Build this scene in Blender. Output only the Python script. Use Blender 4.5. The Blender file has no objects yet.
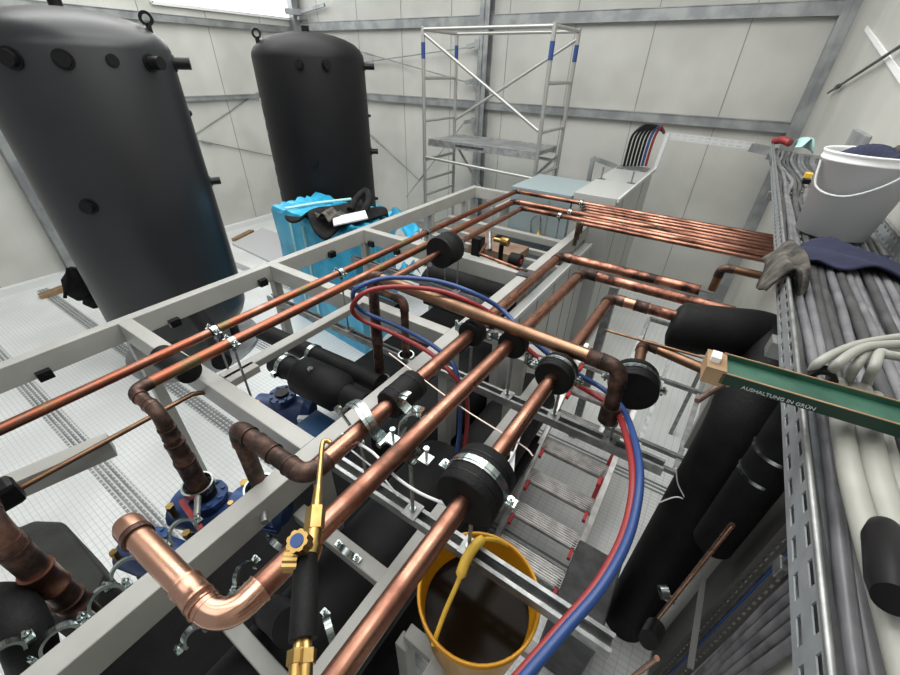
import bpy, bmesh, math, random
from math import sin, cos, pi, radians, sqrt, atan2
from mathutils import Vector, Matrix
random.seed(7)
V = Vector
SC = bpy.context.scene
COL = SC.collection
CAM_H = 2.78            # eye height over the grating floor; coordinates below are relative to the eye

# ------------------------------------------------------------------ camera
RZ, RX, RR, FPX = 0.573213563, 0.972561097, 0.0264023737, 395.613
ROT = Matrix.Rotation(RZ, 3, 'Z') @ Matrix.Rotation(RX, 3, 'X') @ Matrix.Rotation(RR, 3, 'Z')
def ray(px, py): return ROT @ V(((px-450)/FPX, -(py-337.5)/FPX, -1.0))
def PZ(px, py, z): r = ray(px, py); return r*(z/r.z)
def PX(px, py, x): r = ray(px, py); return r*(x/r.x)
def PY(px, py, y): r = ray(px, py); return r*(y/r.y)
cam = bpy.data.cameras.new('camera'); co = bpy.data.objects.new('camera', cam); COL.objects.link(co)
co.rotation_euler = ROT.to_euler(); co.location = (0, 0, 0)
cam.sensor_width = 36; cam.lens = 36*FPX/900; cam.clip_start = 0.02; cam.clip_end = 100
SC.camera = co

# ------------------------------------------------------------------ materials
def mat(name, col, rough=.5, metal=0., var=None, vscale=8, vdet=4, bump=0, bscale=60, emit=None, estr=0, trans=0, coat=0, mix=(.4, .6)):
    m = bpy.data.materials.new(name); m.use_nodes = True
    nt = m.node_tree; b = nt.nodes['Principled BSDF']
    c = (*col, 1)
    b.inputs['Base Color'].default_value = c
    b.inputs['Roughness'].default_value = rough; b.inputs['Metallic'].default_value = metal
    if coat: b.inputs['Coat Weight'].default_value = coat
    if trans: b.inputs['Transmission Weight'].default_value = trans
    if emit: b.inputs['Emission Color'].default_value = (*emit, 1); b.inputs['Emission Strength'].default_value = estr
    tc = nt.nodes.new('ShaderNodeTexCoord')
    if var:
        n = nt.nodes.new('ShaderNodeTexNoise'); n.inputs['Scale'].default_value = vscale; n.inputs['Detail'].default_value = vdet
        nt.links.new(tc.outputs['Object'], n.inputs['Vector'])
        r = nt.nodes.new('ShaderNodeValToRGB')
        r.color_ramp.elements[0].position = mix[0]; r.color_ramp.elements[1].position = mix[1]
        r.color_ramp.elements[0].color = (*var, 1); r.color_ramp.elements[1].color = c
        nt.links.new(n.outputs['Fac'], r.inputs['Fac']); nt.links.new(r.outputs['Color'], b.inputs['Base Color'])
    if bump:
        n2 = nt.nodes.new('ShaderNodeTexNoise'); n2.inputs['Scale'].default_value = bscale
        nt.links.new(tc.outputs['Object'], n2.inputs['Vector'])
        bp = nt.nodes.new('ShaderNodeBump'); bp.inputs['Strength'].default_value = bump; bp.inputs['Distance'].default_value = .01
        nt.links.new(n2.outputs['Fac'], bp.inputs['Height']); nt.links.new(bp.outputs['Normal'], b.inputs['Normal'])
    return m
def copper_mat(name, stops, rough=.32, scale=6, metal=1.0, stretch=(1, 1, 1)):
    m = mat(name, stops[-1][1], rough, metal); nt = m.node_tree; b = nt.nodes['Principled BSDF']
    tc = nt.nodes.new('ShaderNodeTexCoord'); mp = nt.nodes.new('ShaderNodeMapping'); mp.inputs['Scale'].default_value = stretch
    nt.links.new(tc.outputs['Object'], mp.inputs['Vector'])
    n = nt.nodes.new('ShaderNodeTexNoise'); n.inputs['Scale'].default_value = scale; n.inputs['Detail'].default_value = 5; n.inputs['Roughness'].default_value = .62
    nt.links.new(mp.outputs['Vector'], n.inputs['Vector'])
    r = nt.nodes.new('ShaderNodeValToRGB'); cr = r.color_ramp
    while len(cr.elements) < len(stops): cr.elements.new(.5)
    for e, (p, c) in zip(cr.elements, stops): e.position = p; e.color = (*c, 1)
    nt.links.new(n.outputs['Fac'], r.inputs['Fac']); nt.links.new(r.outputs['Color'], b.inputs['Base Color'])
    mr = nt.nodes.new('ShaderNodeMapRange'); mr.inputs['From Min'].default_value = .35; mr.inputs['From Max'].default_value = .65
    mr.inputs['To Min'].default_value = min(1, rough+.2); mr.inputs['To Max'].default_value = max(.1, rough-.08)
    nt.links.new(n.outputs['Fac'], mr.inputs['Value']); nt.links.new(mr.outputs['Result'], b.inputs['Roughness'])
    return m
cu0 = (.42, .215, .15); cu1 = (.25, .115, .08); cu2 = (.11, .056, .042); cu3 = (.045, .030, .026)
M = dict(
 cu_new=copper_mat('copper_new', [(.25, (.40, .205, .135)), (.6, (.60, .35, .25))], .24, 5),
 cu=copper_mat('copper_handled', [(.28, cu2), (.42, cu1), (.6, cu0)], .3, 7),
 cu_heat=copper_mat('copper_heat_stained', [(.3, cu3), (.4, (.2, .15, .08)), (.47, (.34, .11, .065)), (.55, cu1), (.66, cu0)], .34, 3.2),
 cu_far=copper_mat('copper_streaked', [(.36, cu3), (.46, (.26, .115, .08)), (.56, (.46, .225, .155))], .34, 9),
 cu_bundle=copper_mat('copper_bundle', [(.36, (.04, .026, .022)), (.46, (.2, .09, .062)), (.56, (.42, .21, .145))], .34, 9, stretch=(.35, 2.2, 1)),
 cu_dark=copper_mat('copper_tarnished', [(.35, (.035, .025, .022)), (.5, (.09, .055, .044)), (.68, (.24, .13, .095))], .42, 14, .8),
 cu_brown=copper_mat('copper_brown', [(.3, (.13, .075, .05)), (.5, (.24, .14, .085)), (.7, (.33, .19, .12))], .34, 5, .95),
 grey=mat('painted_steel_grey', (.38, .38, .355), .42, 0, (.34, .34, .318), 5),
 galv=mat('galvanised_steel', (.33, .34, .335), .4, .7, (.22, .23, .23), 25),
 galv_dull=mat('galvanised_girt', (.36, .375, .375), .5, .45, (.25, .26, .27), 5),
 zinc=mat('zinc_plated', (.50, .56, .545), .25, 1.0, (.34, .39, .385), 30),
 alu=mat('aluminium', (.52, .51, .49), .38, .6, (.36, .35, .335), 14),
 alu_tube=mat('aluminium_tube', (.46, .455, .43), .35, .6),
 black=mat('black_rubber_foam', (.008, .008, .0085), .62, 0, (.005, .005, .0055), 12, bump=.15, bscale=120),
 blackg=mat('black_gloss_plastic', (.008, .008, .009), .35),
 tank=mat('black_tank_jacket', (.017, .018, .021), .38, 0, (.014, .015, .017), 2),
 tank2=mat('black_tank_jacket_matt', (.008, .008, .009), .5, 0, (.006, .006, .007), 2),
 blue_paint=mat('blue_cast_iron', (.028, .065, .19), .4, 0, (.018, .04, .12), 20),
 blue_plate=mat('blue_plate', (.03, .085, .19), .45),
 film=mat('blue_film', (.03, .36, .60), .3, 0, (.06, .50, .78), 4, bump=.7, bscale=9),
 film_pale=mat('pale_tape', (.45, .7, .66), .4),
 white=mat('white_plastic', (.86, .87, .87), .35),
 white_cable=mat('white_cable', (.36, .36, .325), .45, 0, (.32, .32, .285), 9),
 grey_cable=mat('grey_cable', (.20, .20, .212), .36, 0, (.11, .11, .12), 12),
 dark_cable=mat('dark_cable', (.09, .09, .095), .4, 0, (.05, .05, .05), 12),
 yellow=mat('yellow_plastic', (.72, .34, .012), .35, 0, (.64, .29, .012), 4),
 yellow_h=mat('yellow_handle', (.86, .55, .07), .4),
 liquid=mat('dark_water', (.010, .006, .003), .15),
 brass=mat('brass', (.52, .36, .14), .3, 1.0, (.42, .27, .09), 30),
 red_hose=mat('red_rubber', (.26, .022, .024), .42),
 blue_hose=mat('blue_rubber', (.022, .06, .20), .42),
 red=mat('red_plastic', (.5, .02, .03), .5),
 green=mat('green_paint', (.010, .060, .036), .5, 0, (.028, .105, .068), 14, bump=.15, bscale=30),
 green_shaded=mat('green_paint_shaded', (.005, .035, .02), .5),  # shaded copy of the green, paints the bar's side darker than its lit top
 wood=mat('raw_wood', (.36, .24, .13), .7, 0, (.26, .16, .08), 14),
 card=mat('brown_board', (.30, .20, .14), .8, 0, (.2, .13, .09), 5),
 rag=mat('grey_rag', (.11, .10, .085), .9, 0, (.03, .027, .024), 22, bump=.6, bscale=40),
 navy=mat('navy_cloth', (.014, .017, .045), .85, 0, (.015, .018, .05), 20, bump=.5, bscale=30),
 cloth=mat('black_cloth', (.008, .008, .009), .9, 0, (.016, .017, .016), 14, bump=.4, bscale=30),
 paper=mat('white_paper', (.62, .62, .64), .7),
 cream=mat('cream_string', (.85, .72, .62), .7),
 cab=mat('cabinet_grey', (.42, .43, .415), .35),
 cab_blue=mat('cabinet_blue_grey', (.26, .32, .335), .35),
 panelgrey=mat('duct_grey', (.12, .12, .115), .6),
 skin_tool=mat('worn_tool', (.36, .24, .2), .35, .7, (.2, .13, .1), 20),
 label=mat('label_white', (.6, .62, .63), .5),
 glow=mat('skylight_panel', (.9, .92, .92), .5, emit=(.95, .98, 1), estr=1.9),
 lamp=mat('added_light_glow', (.9, .9, .9), .5, emit=(.96, .98, 1), estr=9),  # glow of the added light bars
)
def grid_mat(name, base, line, sx, sy, w, rough=.5, metal=0., axes='XY', bump=True, band=None):
    m = mat(name, base, rough, metal); nt = m.node_tree; b = nt.nodes['Principled BSDF']
    tc = nt.nodes.new('ShaderNodeTexCoord'); sp = nt.nodes.new('ShaderNodeSeparateXYZ'); nt.links.new(tc.outputs['Object'], sp.inputs[0])
    outs = []
    for ax, s in ((axes[0], sx), (axes[1] if len(axes) > 1 else axes[0], sy)):
        if not s: continue
        d = nt.nodes.new('ShaderNodeMath'); d.operation = 'DIVIDE'; nt.links.new(sp.outputs[ax], d.inputs[0]); d.inputs[1].default_value = s
        f = nt.nodes.new('ShaderNodeMath'); f.operation = 'FRACT'; nt.links.new(d.outputs[0], f.inputs[0])
        l = nt.nodes.new('ShaderNodeMath'); l.operation = 'LESS_THAN'; nt.links.new(f.outputs[0], l.inputs[0]); l.inputs[1].default_value = w/s
        outs.append(l)
    o = outs[0]
    if len(outs) > 1:
        mx = nt.nodes.new('ShaderNodeMath'); mx.operation = 'MAXIMUM'
        nt.links.new(outs[0].outputs[0], mx.inputs[0]); nt.links.new(outs[1].outputs[0], mx.inputs[1]); o = mx
    mix = nt.nodes.new('ShaderNodeMix'); mix.data_type = 'RGBA'
    n = nt.nodes.new('ShaderNodeTexNoise'); n.inputs['Scale'].default_value = 1.3; nt.links.new(tc.outputs['Object'], n.inputs['Vector'])
    r = nt.nodes.new('ShaderNodeValToRGB'); r.color_ramp.elements[0].color = (*[c*.86 for c in base], 1); r.color_ramp.elements[1].color = (*base, 1)
    r.color_ramp.elements[0].position = .4; r.color_ramp.elements[1].position = .6
    nt.links.new(n.outputs['Fac'], r.inputs['Fac'])
    nt.links.new(o.outputs[0], mix.inputs['Factor']); nt.links.new(r.outputs['Color'], mix.inputs['A']); mix.inputs['B'].default_value = (*line, 1)
    nt.links.new(mix.outputs['Result'], b.inputs['Base Color'])
    return m
M['floor'] = grid_mat('grating_floor', (.92, .94, .93), (.66, .68, .67), .060, .034, .0045, .35, 0)
tray_m = M['tray'] = mat('tray_steel', (.34, .37, .385), .5, .45, (.28, .30, .31), 20)
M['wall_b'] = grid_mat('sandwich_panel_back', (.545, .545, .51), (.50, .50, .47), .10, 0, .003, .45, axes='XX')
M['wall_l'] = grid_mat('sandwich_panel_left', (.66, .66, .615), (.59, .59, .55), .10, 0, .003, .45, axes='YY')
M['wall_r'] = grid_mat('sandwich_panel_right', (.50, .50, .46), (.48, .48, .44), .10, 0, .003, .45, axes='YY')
for k_ in ('black', 'blackg', 'tank2', 'liquid', 'dark_cable', 'cloth'): M[k_].node_tree.nodes['Principled BSDF'].inputs['Specular IOR Level'].default_value = .22
M['liquid'].node_tree.nodes['Principled BSDF'].inputs['IOR'].default_value = 1.2
M['seam'] = mat('panel_seam', (.24, .24, .23), .7)

# ------------------------------------------------------------------ mesh builder
class MB:
    def __init__(s): s.v = []; s.f = []; s.sm = []
    def add(s, vs, fs, smooth=False):
        o = len(s.v); s.v += [tuple(v) for v in vs]; s.f += [tuple(i+o for i in f) for f in fs]; s.sm += [smooth]*len(fs); return s
    def box(s, c, d, R=None):
        c = V(c); vs = []
        for x in (-1, 1):
            for y in (-1, 1):
                for z in (-1, 1):
                    p = V((x*d[0]/2, y*d[1]/2, z*d[2]/2))
                    vs.append(c + (R @ p if R else p))
        return s.add(vs, [(0, 1, 3, 2), (4, 6, 7, 5), (0, 4, 5, 1), (2, 3, 7, 6), (0, 2, 6, 4), (1, 5, 7, 3)])
    def bb(s, a, b): return s.box([(a[i]+b[i])/2 for i in range(3)], [abs(b[i]-a[i]) for i in range(3)])
    def beam(s, a, b, w, h, up=(0, 0, 1)):
        a = V(a); b = V(b); d = b-a; L = d.length; z = d.normalized(); x = z.cross(V(up))
        if x.length < 1e-4: x = z.cross(V((0, 1, 0)))
        x.normalize(); y = z.cross(x)
        R = Matrix((x, y, z)).transposed()
        return s.box((a+b)/2, (w, h, L), R)
    def cyl(s, a, b, r, n=20, r2=None, caps=True, smooth=True):
        return s.tube([a, b], [r, r if r2 is None else r2], n, caps, smooth)
    def tube(s, pts, r, n=16, caps=True, smooth=True):
        pts = [V(p) for p in pts]; N = len(pts)
        rs = r if isinstance(r, (list, tuple)) else [r]*N
        t0 = (pts[1]-pts[0]).normalized(); u = t0.orthogonal().normalized(); base = len(s.v); vs = []; prev = t0
        for i, p in enumerate(pts):
            if i == 0: t = t0
            elif i == N-1: t = (pts[-1]-pts[-2]).normalized()
            else: t = ((pts[i+1]-p).normalized()+(p-pts[i-1]).normalized()).normalized()
            q = prev.rotation_difference(t); u = (q @ u); u = (u - t*u.dot(t)).normalized(); prev = t
            w = t.cross(u)
            for k in range(n):
                a = 2*pi*k/n; vs.append(p+(u*cos(a)+w*sin(a))*rs[i])
        fs = []
        for i in range(N-1):
            for k in range(n):
                k2 = (k+1) % n; fs.append((i*n+k, i*n+k2, (i+1)*n+k2, (i+1)*n+k))
        s.add(vs, fs, smooth)
        if caps:
            s.add(vs[:n], [tuple(range(n))[::-1]]); s.add(vs[-n:], [tuple(range(n))])
        return s
    def lathe(s, prof, n=32, at=(0, 0, 0), R=None, smooth=True):
        at = V(at); vs = []; m = len(prof)
        for k in range(n):
            a = 2*pi*k/n
            for (r, z) in prof:
                p = V((r*cos(a), r*sin(a), z)); vs.append(at+(R @ p if R else p))
        fs = []
        for k in range(n):
            k2 = (k+1) % n
            for i in range(m-1): fs.append((k*m+i, k2*m+i, k2*m+i+1, k*m+i+1))
        return s.add(vs, fs, smooth)
    def ring(s, c, axis, ri, ro, w, n=28, a0=0, a1=360):
        c = V(c); ax = V(axis).normalized(); u = ax.orthogonal().normalized(); 
        if abs(ax.z) < .9: u = V((0, 0, 1)).cross(ax).normalized()
        v = ax.cross(u); full = abs(a1-a0) >= 360; cnt = n if full else n+1; vs = []
        for k in range(cnt):
            a = radians(a0+(a1-a0)*k/n); d = u*cos(a)+v*sin(a)
            for rr, ww in ((ri, -w/2), (ro, -w/2), (ro, w/2), (ri, w/2)): vs.append(c+d*rr+ax*ww)
        fs = []
        for k in range(n):
            k2 = (k+1) % cnt
            for j in range(4): fs.append((k*4+j, k*4+(j+1) % 4, k2*4+(j+1) % 4, k2*4+j))
        if not full: fs += [(0, 3, 2, 1), (n*4, n*4+1, n*4+2, n*4+3)]
        return s.add(vs, fs, False)
    def hexa(s, a, b, r): return s.cyl(a, b, r, 6, smooth=False)
    def build(s, name, m, parent=None, bevel=0, solid=0):
        me = bpy.data.meshes.new(name); off = V((0, 0, 0))
        if parent is None and s.v:      # origin at the foot of the thing
            xs = [v[0] for v in s.v]; ys = [v[1] for v in s.v]; zs = [v[2] for v in s.v]
            off = V(((min(xs)+max(xs))/2, (min(ys)+max(ys))/2, min(zs)))
        elif parent is not None: off = WORLD[parent.name]
        me.from_pydata([tuple(V(v)-off) for v in s.v], [], s.f)
        me.polygons.foreach_set('use_smooth', s.sm)
        bm = bmesh.new(); bm.from_mesh(me); bmesh.ops.recalc_face_normals(bm, faces=bm.faces); bm.to_mesh(me); bm.free()
        me.materials.append(M[m] if isinstance(m, str) else m)
        o = bpy.data.objects.new(name, me); COL.objects.link(o)
        if parent is not None: o.parent = parent
        else: o.location = off
        WORLD[o.name] = off.copy()
        if bevel:
            bv = o.modifiers.new('bevel', 'BEVEL'); bv.width = bevel; bv.segments = 2; bv.limit_method = 'ANGLE'
        if solid:
            sd = o.modifiers.new('solid', 'SOLIDIFY'); sd.thickness = solid; sd.offset = 0
        return o
WORLD = {}
def tag(o, label, cat, group=None, kind=None):
    o['label'] = label; o['category'] = cat
    if group: o['group'] = group
    if kind: o['kind'] = kind
    return o
def empty(name, loc, label=None, cat=None, group=None):
    o = bpy.data.objects.new(name, None); COL.objects.link(o); o.location = loc; o.empty_display_size = .05
    WORLD[o.name] = V(loc)
    if label: tag(o, label, cat, group)
    return o
def struct(mb, name, m, parent=None):
    o = mb.build(name, m, parent)
    if parent is None: o['kind'] = 'structure'
    return o
def smooth_path(pts, n=8):
    pts = [V(p) for p in pts]; P = [pts[0]*2-pts[1]]+pts+[pts[-1]*2-pts[-2]]; out = []
    for i in range(1, len(P)-2):
        for k in range(n):
            t = k/n; a, b, c, d = P[i-1], P[i], P[i+1], P[i+2]
            out.append(.5*((2*b)+(c-a)*t+(2*a-5*b+4*c-d)*t*t+(3*b-a-3*c+d)*t**3))
    out.append(pts[-1]); return out
def fillet(p0, p1, p2, R, n=10):
    a = (p0-p1).normalized(); b = (p2-p1).normalized(); ang = a.angle(b); t = R/math.tan(ang/2)
    c = p1+(a+b).normalized()*(R/sin(ang/2)); s = p1+a*t; e = p1+b*t; out = []
    u = (s-c).normalized(); w = (e-c).normalized(); th = u.angle(w)
    for k in range(n+1):
        f = k/n; out.append(c+(u*sin((1-f)*th)+w*sin(f*th))/sin(th)*R)
    return out, t
def copper_run(name, label, pts, r, m='cu', me='cu_dark', bend=1.6, group=None, joints=True, cat='pipe', caps=True):
    """copper pipe with brazed elbows: straight pipe sections and elbows are parts"""
    pts = [V(p) for p in pts]; root = empty(name, pts[0], label, cat, group)
    cur = pts[0]
    for i in range(1, len(pts)):
        if i < len(pts)-1:
            R = r*bend
            arc, t = fillet(pts[i-1], pts[i], pts[i+1], R)
            mm = m[i-1] if isinstance(m, list) else m
            MB().tube([cur, arc[0]], r, 24, caps=caps).build('pipe_section', mm, root)
            e = MB().tube(arc, r*1.05, 24, caps=False)
            if joints:
                d0 = (pts[i-1]-pts[i]).normalized(); d1 = (pts[i+1]-pts[i]).normalized()
                for q, d in ((arc[0], d0), (arc[-1], d1)):
                    e.cyl(q-d*.002, q+d*r*1.1, r*1.09, 24); e.cyl(q+d*r*.95, q+d*r*1.15, r*1.15, 24)
            mel = me[i-1] if isinstance(me, list) else me
            e.build('elbow', mel, root); cur = arc[-1]
        else:
            mm = m[i-1] if isinstance(m, list) else m
            MB().tube([cur, pts[i]], r, 24, caps=caps).build('pipe_section', mm, root)
    return root
def coupling(root, a, d, r, L, m='cu_dark'):
    a = V(a); d = V(d).normalized()
    MB().tube([a-d*L/2, a-d*L*.42, a-d*L*.4, a+d*L*.4, a+d*L*.42, a+d*L/2], [r*1.15, r*1.15, r*1.09, r*1.09, r*1.15, r*1.15], 24).build('coupling', m, root)

# ================================================================== ROOM
FZ = -2.78; XL = -7.93; XR = .54; YB = 6.51; TOP = 2.3; YF = -2.4
struct(MB().bb((XL, YF, FZ-.06), (XR, YB, FZ)), 'floor', 'floor')
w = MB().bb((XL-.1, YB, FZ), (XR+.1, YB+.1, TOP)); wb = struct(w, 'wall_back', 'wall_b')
sm = MB()
for k in range(9):
    x = -.33+1.0*-k - .0
    sm.bb((x-.004, YB-.004, FZ), (x+.004, YB+.001, TOP))
struct(sm, 'panel_seam', 'seam', wb)
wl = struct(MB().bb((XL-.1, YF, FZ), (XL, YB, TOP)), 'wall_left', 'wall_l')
sm = MB()
for k in range(8):
    y = 4.67-k*1.0 if k else 4.67
    sm.bb((XL-.001, y-.004, FZ), (XL+.004, y+.004, TOP))
sm.bb((XL-.001, 5.666, FZ), (XL+.004, 5.674, TOP))
struct(sm, 'panel_seam', 'seam', wl)
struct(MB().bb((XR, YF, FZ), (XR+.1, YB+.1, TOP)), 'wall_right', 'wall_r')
struct(MB().bb((XL, YF, TOP), (XR, YB, TOP+.1)), 'ceiling', 'wall_l')
# daylight strip of translucent corrugated panels, top of the left wall
g = MB()
n = 70
vs = []; fs = []
for i in range(n*4+1):
    y = 3.9+(6.40-3.9)*i/(n*4); x = XL+.025+.012*sin(i*pi/2)
    vs += [(x, y, .72), (x, y, 1.9)]
for i in range(n*4): fs.append((2*i, 2*i+2, 2*i+3, 2*i+1))
g.add(vs, fs, True); gw = struct(g, 'window_1', 'glow')
gf = MB()
for z in (.70, 1.92): gf.bb((XL, 3.88, z-.02), (XL+.05, 6.42, z+.02))
for y in (3.88, 6.42): gf.bb((XL, y-.02, .70), (XL+.05, y+.02, 1.92))
gf.build('window_frame', 'white', gw)
# skirting: bright gutter and sill along the left and back wall
struct(MB().bb((XL, YF, FZ), (XL+.10, YB, FZ+.10)), 'baseboard_left', 'white')
struct(MB().bb((XL+.1, YB-.08, FZ), (XR, YB, FZ+.12)), 'baseboard_back', 'galv_dull')
# dark joint gaps between grating panels
t = MB()
for y in (.14, .98, 1.95, 3.1):
    for k in range(3): t.bb((-7.7, y+k*.035, FZ), (-1.25, y+k*.035+.012, FZ+.008))
t.bb((-7.7, 0, FZ), (-7.7, 0, FZ)) if 0 else None
struct(t, 'trim_1', 'galv_dull')
t = MB()
for y in (.11, .95, 1.92, 3.07): t.bb((-7.7, y, FZ), (-1.25, y+.14, FZ+.003))  # dark grey strips paint the shadowy bands along the joint gaps
struct(t, 'shade_trim', grid_mat('gap_grating_shade', (.34, .35, .35), (.72, .74, .73), .05, .034, .012))
t = MB()
for y in (-.02, 1.5, 2.55):
    for k in range(3): t.bb((-1.2, y+k*.04, FZ), (.45, y+k*.04+.014, FZ+.008))
struct(t, 'trim_2', 'galv_dull')
# girts and columns (steel structure of the hall)
def girt(name, a, b, w, h, label):
    mb = MB(); a = V(a); b = V(b); mb.beam(a, b, w, h)
    d = (b-a).normalized(); s = V((0, 0, 1)).cross(d)
    for dz in (-h/2, h/2): mb.beam(a+V((0, 0, dz)), b+V((0, 0, dz)), w*1.35, .008)
    o = mb.build(name, 'galv_dull'); o['kind'] = 'structure'; return o
girt('trim_3', (XL+.1, YB-.05, -.485), (XR-.12, YB-.05, -.485), .06, .10, '')
girt('trim_4', (XL+.1, YB-.05, .585), (XR-.12, YB-.05, .585), .06, .12, '')
girt('trim_5', (XL+.05, YF+.1, -.52), (XL+.05, YB-.1, -.52), .06, .06, '')
girt('trim_6', (XL+.05, YF+.1, .53), (XL+.05, YB-.1, .53), .06, .09, '')
c = MB()    # corner column, back right: H profile
c.bb((XR-.13, YB-.02, FZ), (XR, YB-.01, TOP)); c.bb((XR-.13, YB-.16, FZ), (XR, YB-.15, TOP)); c.bb((XR-.07, YB-.16, FZ), (XR-.06, YB-.01, TOP))
c.bb((XR-.005, YB-.16, FZ), (XR, YB-.01, TOP)); struct(c, 'trim_7', 'galv_dull')
c = MB()    # column on the back wall
c.bb((-3.74, YB-.15, FZ), (-3.58, YB-.14, TOP)); c.bb((-3.665, YB-.15, FZ), (-3.655, YB-.005, TOP)); c.bb((-3.74, YB-.01, FZ), (-3.58, YB, TOP))
col = struct(c, 'trim_8', 'galv_dull')
for z in (.30, -.16, -.72):
    b = MB(); b.bb((-3.80, YB-.16, z-.06), (-3.72, YB-.10, z+.06)); b.beam((-3.80, YB-.13, z), (-3.94, YB-.13, z-.03), .05, .06); b.build('bracket', 'galv_dull', col)
c = MB(); c.bb((XL+.005, 1.42, FZ), (XL+.16, 1.43, TOP)); c.bb((XL+.005, 1.56, FZ), (XL+.16, 1.57, TOP)); c.bb((XL+.155, 1.42, FZ), (XL+.165, 1.57, TOP))
struct(c, 'trim_9', 'galv_dull')
c = MB(); c.bb((XL+.01, YB-.2, FZ), (XL+.16, YB-.06, TOP)); struct(c, 'trim_10', 'galv_dull')
c = MB(); c.beam((XL+.12, YB-.35, .80), (XL+.3, YB-.12, .80), .05, .09); c.beam((XL+.3, YB-.12, .80), (XL+.95, YB-.12, .88), .04, .05)
c.cyl((XL+.35, YB-.25, .70), (XL+.35, YB-.05, .70), .03); struct(c, 'trim_11', 'galv_dull')
def rod(a, b, label):
    mb = MB(); mb.cyl(a, b, .009, 8)
    a = V(a); b = V(b); k = a.lerp(b, .3); mb.cyl(k-(b-a).normalized()*.09, k+(b-a).normalized()*.09, .018, 8)
    return tag(mb.build('wind_brace_rod', 'galv_dull'), label, 'brace')
rod((-6.9, YB-.09, -.02), (-3.95, YB-.13, .26), 'thin steel wind brace rod rising to the top bracket of the back column')
rod((-6.9, YB-.09, .32), (-3.95, YB-.13, -.18), 'thin steel wind brace rod falling to the middle bracket of the back column')
rod((-5.3, YB-.09, -2.2), (-3.95, YB-.13, -.75), 'thin steel wind brace rod rising to the lowest bracket of the back column')
rod((-6.6, YB-.015, -.93), (-5.0, YB-.015, -1.85), 'thin steel rod slanting down the back wall right of the far tank')
rod((XL+.014, 3.1, -1.4), (XL+.014, 5.6, -.35), 'thin steel wind brace rod rising along the left wall between the tanks')
rod((XL+.034, 3.3, -.95), (XL+.034, 5.9, -1.75), 'thin steel wind brace rod falling along the left wall between the tanks')
a = PX(828, 93, XR-.03); b = PX(899, 47, XR-.03)
mb = MB(); mb.cyl(a, a+(b-a)*2.2, .009, 8); k = a.lerp(b, .22); mb.cyl(k-(b-a).normalized()*.05, k+(b-a).normalized()*.05, .018, 8)
tag(mb.build('wind_brace_rod', 'dark_cable'), 'dark steel brace rod on the right wall beside the corner column', 'brace')
a = PX(866, 28, XR-.006); b = PX(900, 76, XR-.006)
tag(MB().beam(a, b+(b-a)*.2, .03, .008, (1, 0, 0)).build('trim_strip', 'white'), 'pale narrow strip slanting across the right wall near the corner column', 'strip')
o = MB(); a = PX(853, 149, XR-.015); o.box(a, (.03, .40, .17)); tag(o.build('junction_plate', 'galv_dull', None, .006), 'grey flat metal plate fixed on the right wall above the white bucket', 'plate')

# ================================================================== TANKS
def tank(cx, cy, R, m, label, nozzles, eye_angles, rot0):
    root = empty('buffer_tank', (cx, cy, FZ), label, 'tank', None)
    prof = [(0, -2.50), (R*.45, -2.475), (R*.78, -2.42), (R*.94, -2.35), (R*.99, -2.27), (R, -2.2), (R, .06), (R*.985, .10), (R*.94, .15), (R*.84, .205), (R*.68, .25), (R*.5, .283), (R*.3, .305), (R*.12, .313), (0, .315)]
    MB().lathe(prof, 72, (cx, cy, 0)).build('jacket', m, root)
    for a in (45, 165, 285):
        a = radians(a); MB().cyl((cx+cos(a)*R*.7, cy+sin(a)*R*.7, FZ), (cx+cos(a)*R*.7, cy+sin(a)*R*.7, -2.38), .05).build('leg', 'tank2', root)
    MB().cyl((cx, cy, FZ), (cx, cy, FZ+.05), R*1.05, 48).build('base_pad', 'galv_dull', root)
    for (deg, z, L, r) in nozzles:
        a = radians(deg); d = V((cos(a), sin(a), 0)); c = V((cx, cy, z))
        nz = MB().tube([c+d*(R-.02), c+d*(R+L)], r, 20); nz.ring(c+d*(R+.004), d, r, r*1.35, .012); nz.build('nozzle', 'blackg', root)
    for deg in eye_angles:
        a = radians(deg); c = V((cx+cos(a)*R*.86, cy+sin(a)*R*.86, .24)); e = MB()
        e.ring(c+V((0, 0, .03)), (-sin(a), cos(a), 0), .028, .05, .018); e.beam(c-V((0, 0, .06)), c-V((0, 0, .0)), .05, .02); e.build('lifting_eye', 'blackg', root)
    MB().cyl((cx, cy, .30), (cx, cy, .37), .045, 16).build('top_stub', 'blackg', root)
    return root
t1 = tank(-4.56, 1.55, .65, 'tank', 'nearer and larger looking black buffer tank with domed top at left', [(-51, -.01, .05, .05), (-26, -.01, .04, .045), (22, -.02, .10, .045), (58, -.02, .12, .045), (-48, -.97, .05, .045), (68, -1.0, .09, .035), (-2, -.01, .015, .03), (70, -.4, .02, .02)], [52], 0)
t2 = tank(-4.68, 3.94, .65, 'tank2', 'farther black buffer tank standing behind the blue wrapped crate', [(-50, -.005, .06, .035), (-25, -.005, .06, .04), (43, -.01, .12, .035), (-50, -.99, .06, .035), (43, -.98, .09, .035), (45, -.55, .03, .015), (44, -1.62, .04, .02)], [-112], 0)
for z, h in ((-.38, .05), (-.58, .06), (-.72, .05), (-1.1, .06), (-1.25, .04), (-1.42, .05)):   # white scraps of the jacket zip
    a = radians(-118); c = V((-4.68, 3.94, z)); d = V((cos(a), sin(a), 0))
    MB().box(c+d*.655, (.012, .03, h), Matrix.Rotation(a, 3, 'Z')).build('torn_jacket_tag', 'label', t2)
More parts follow.
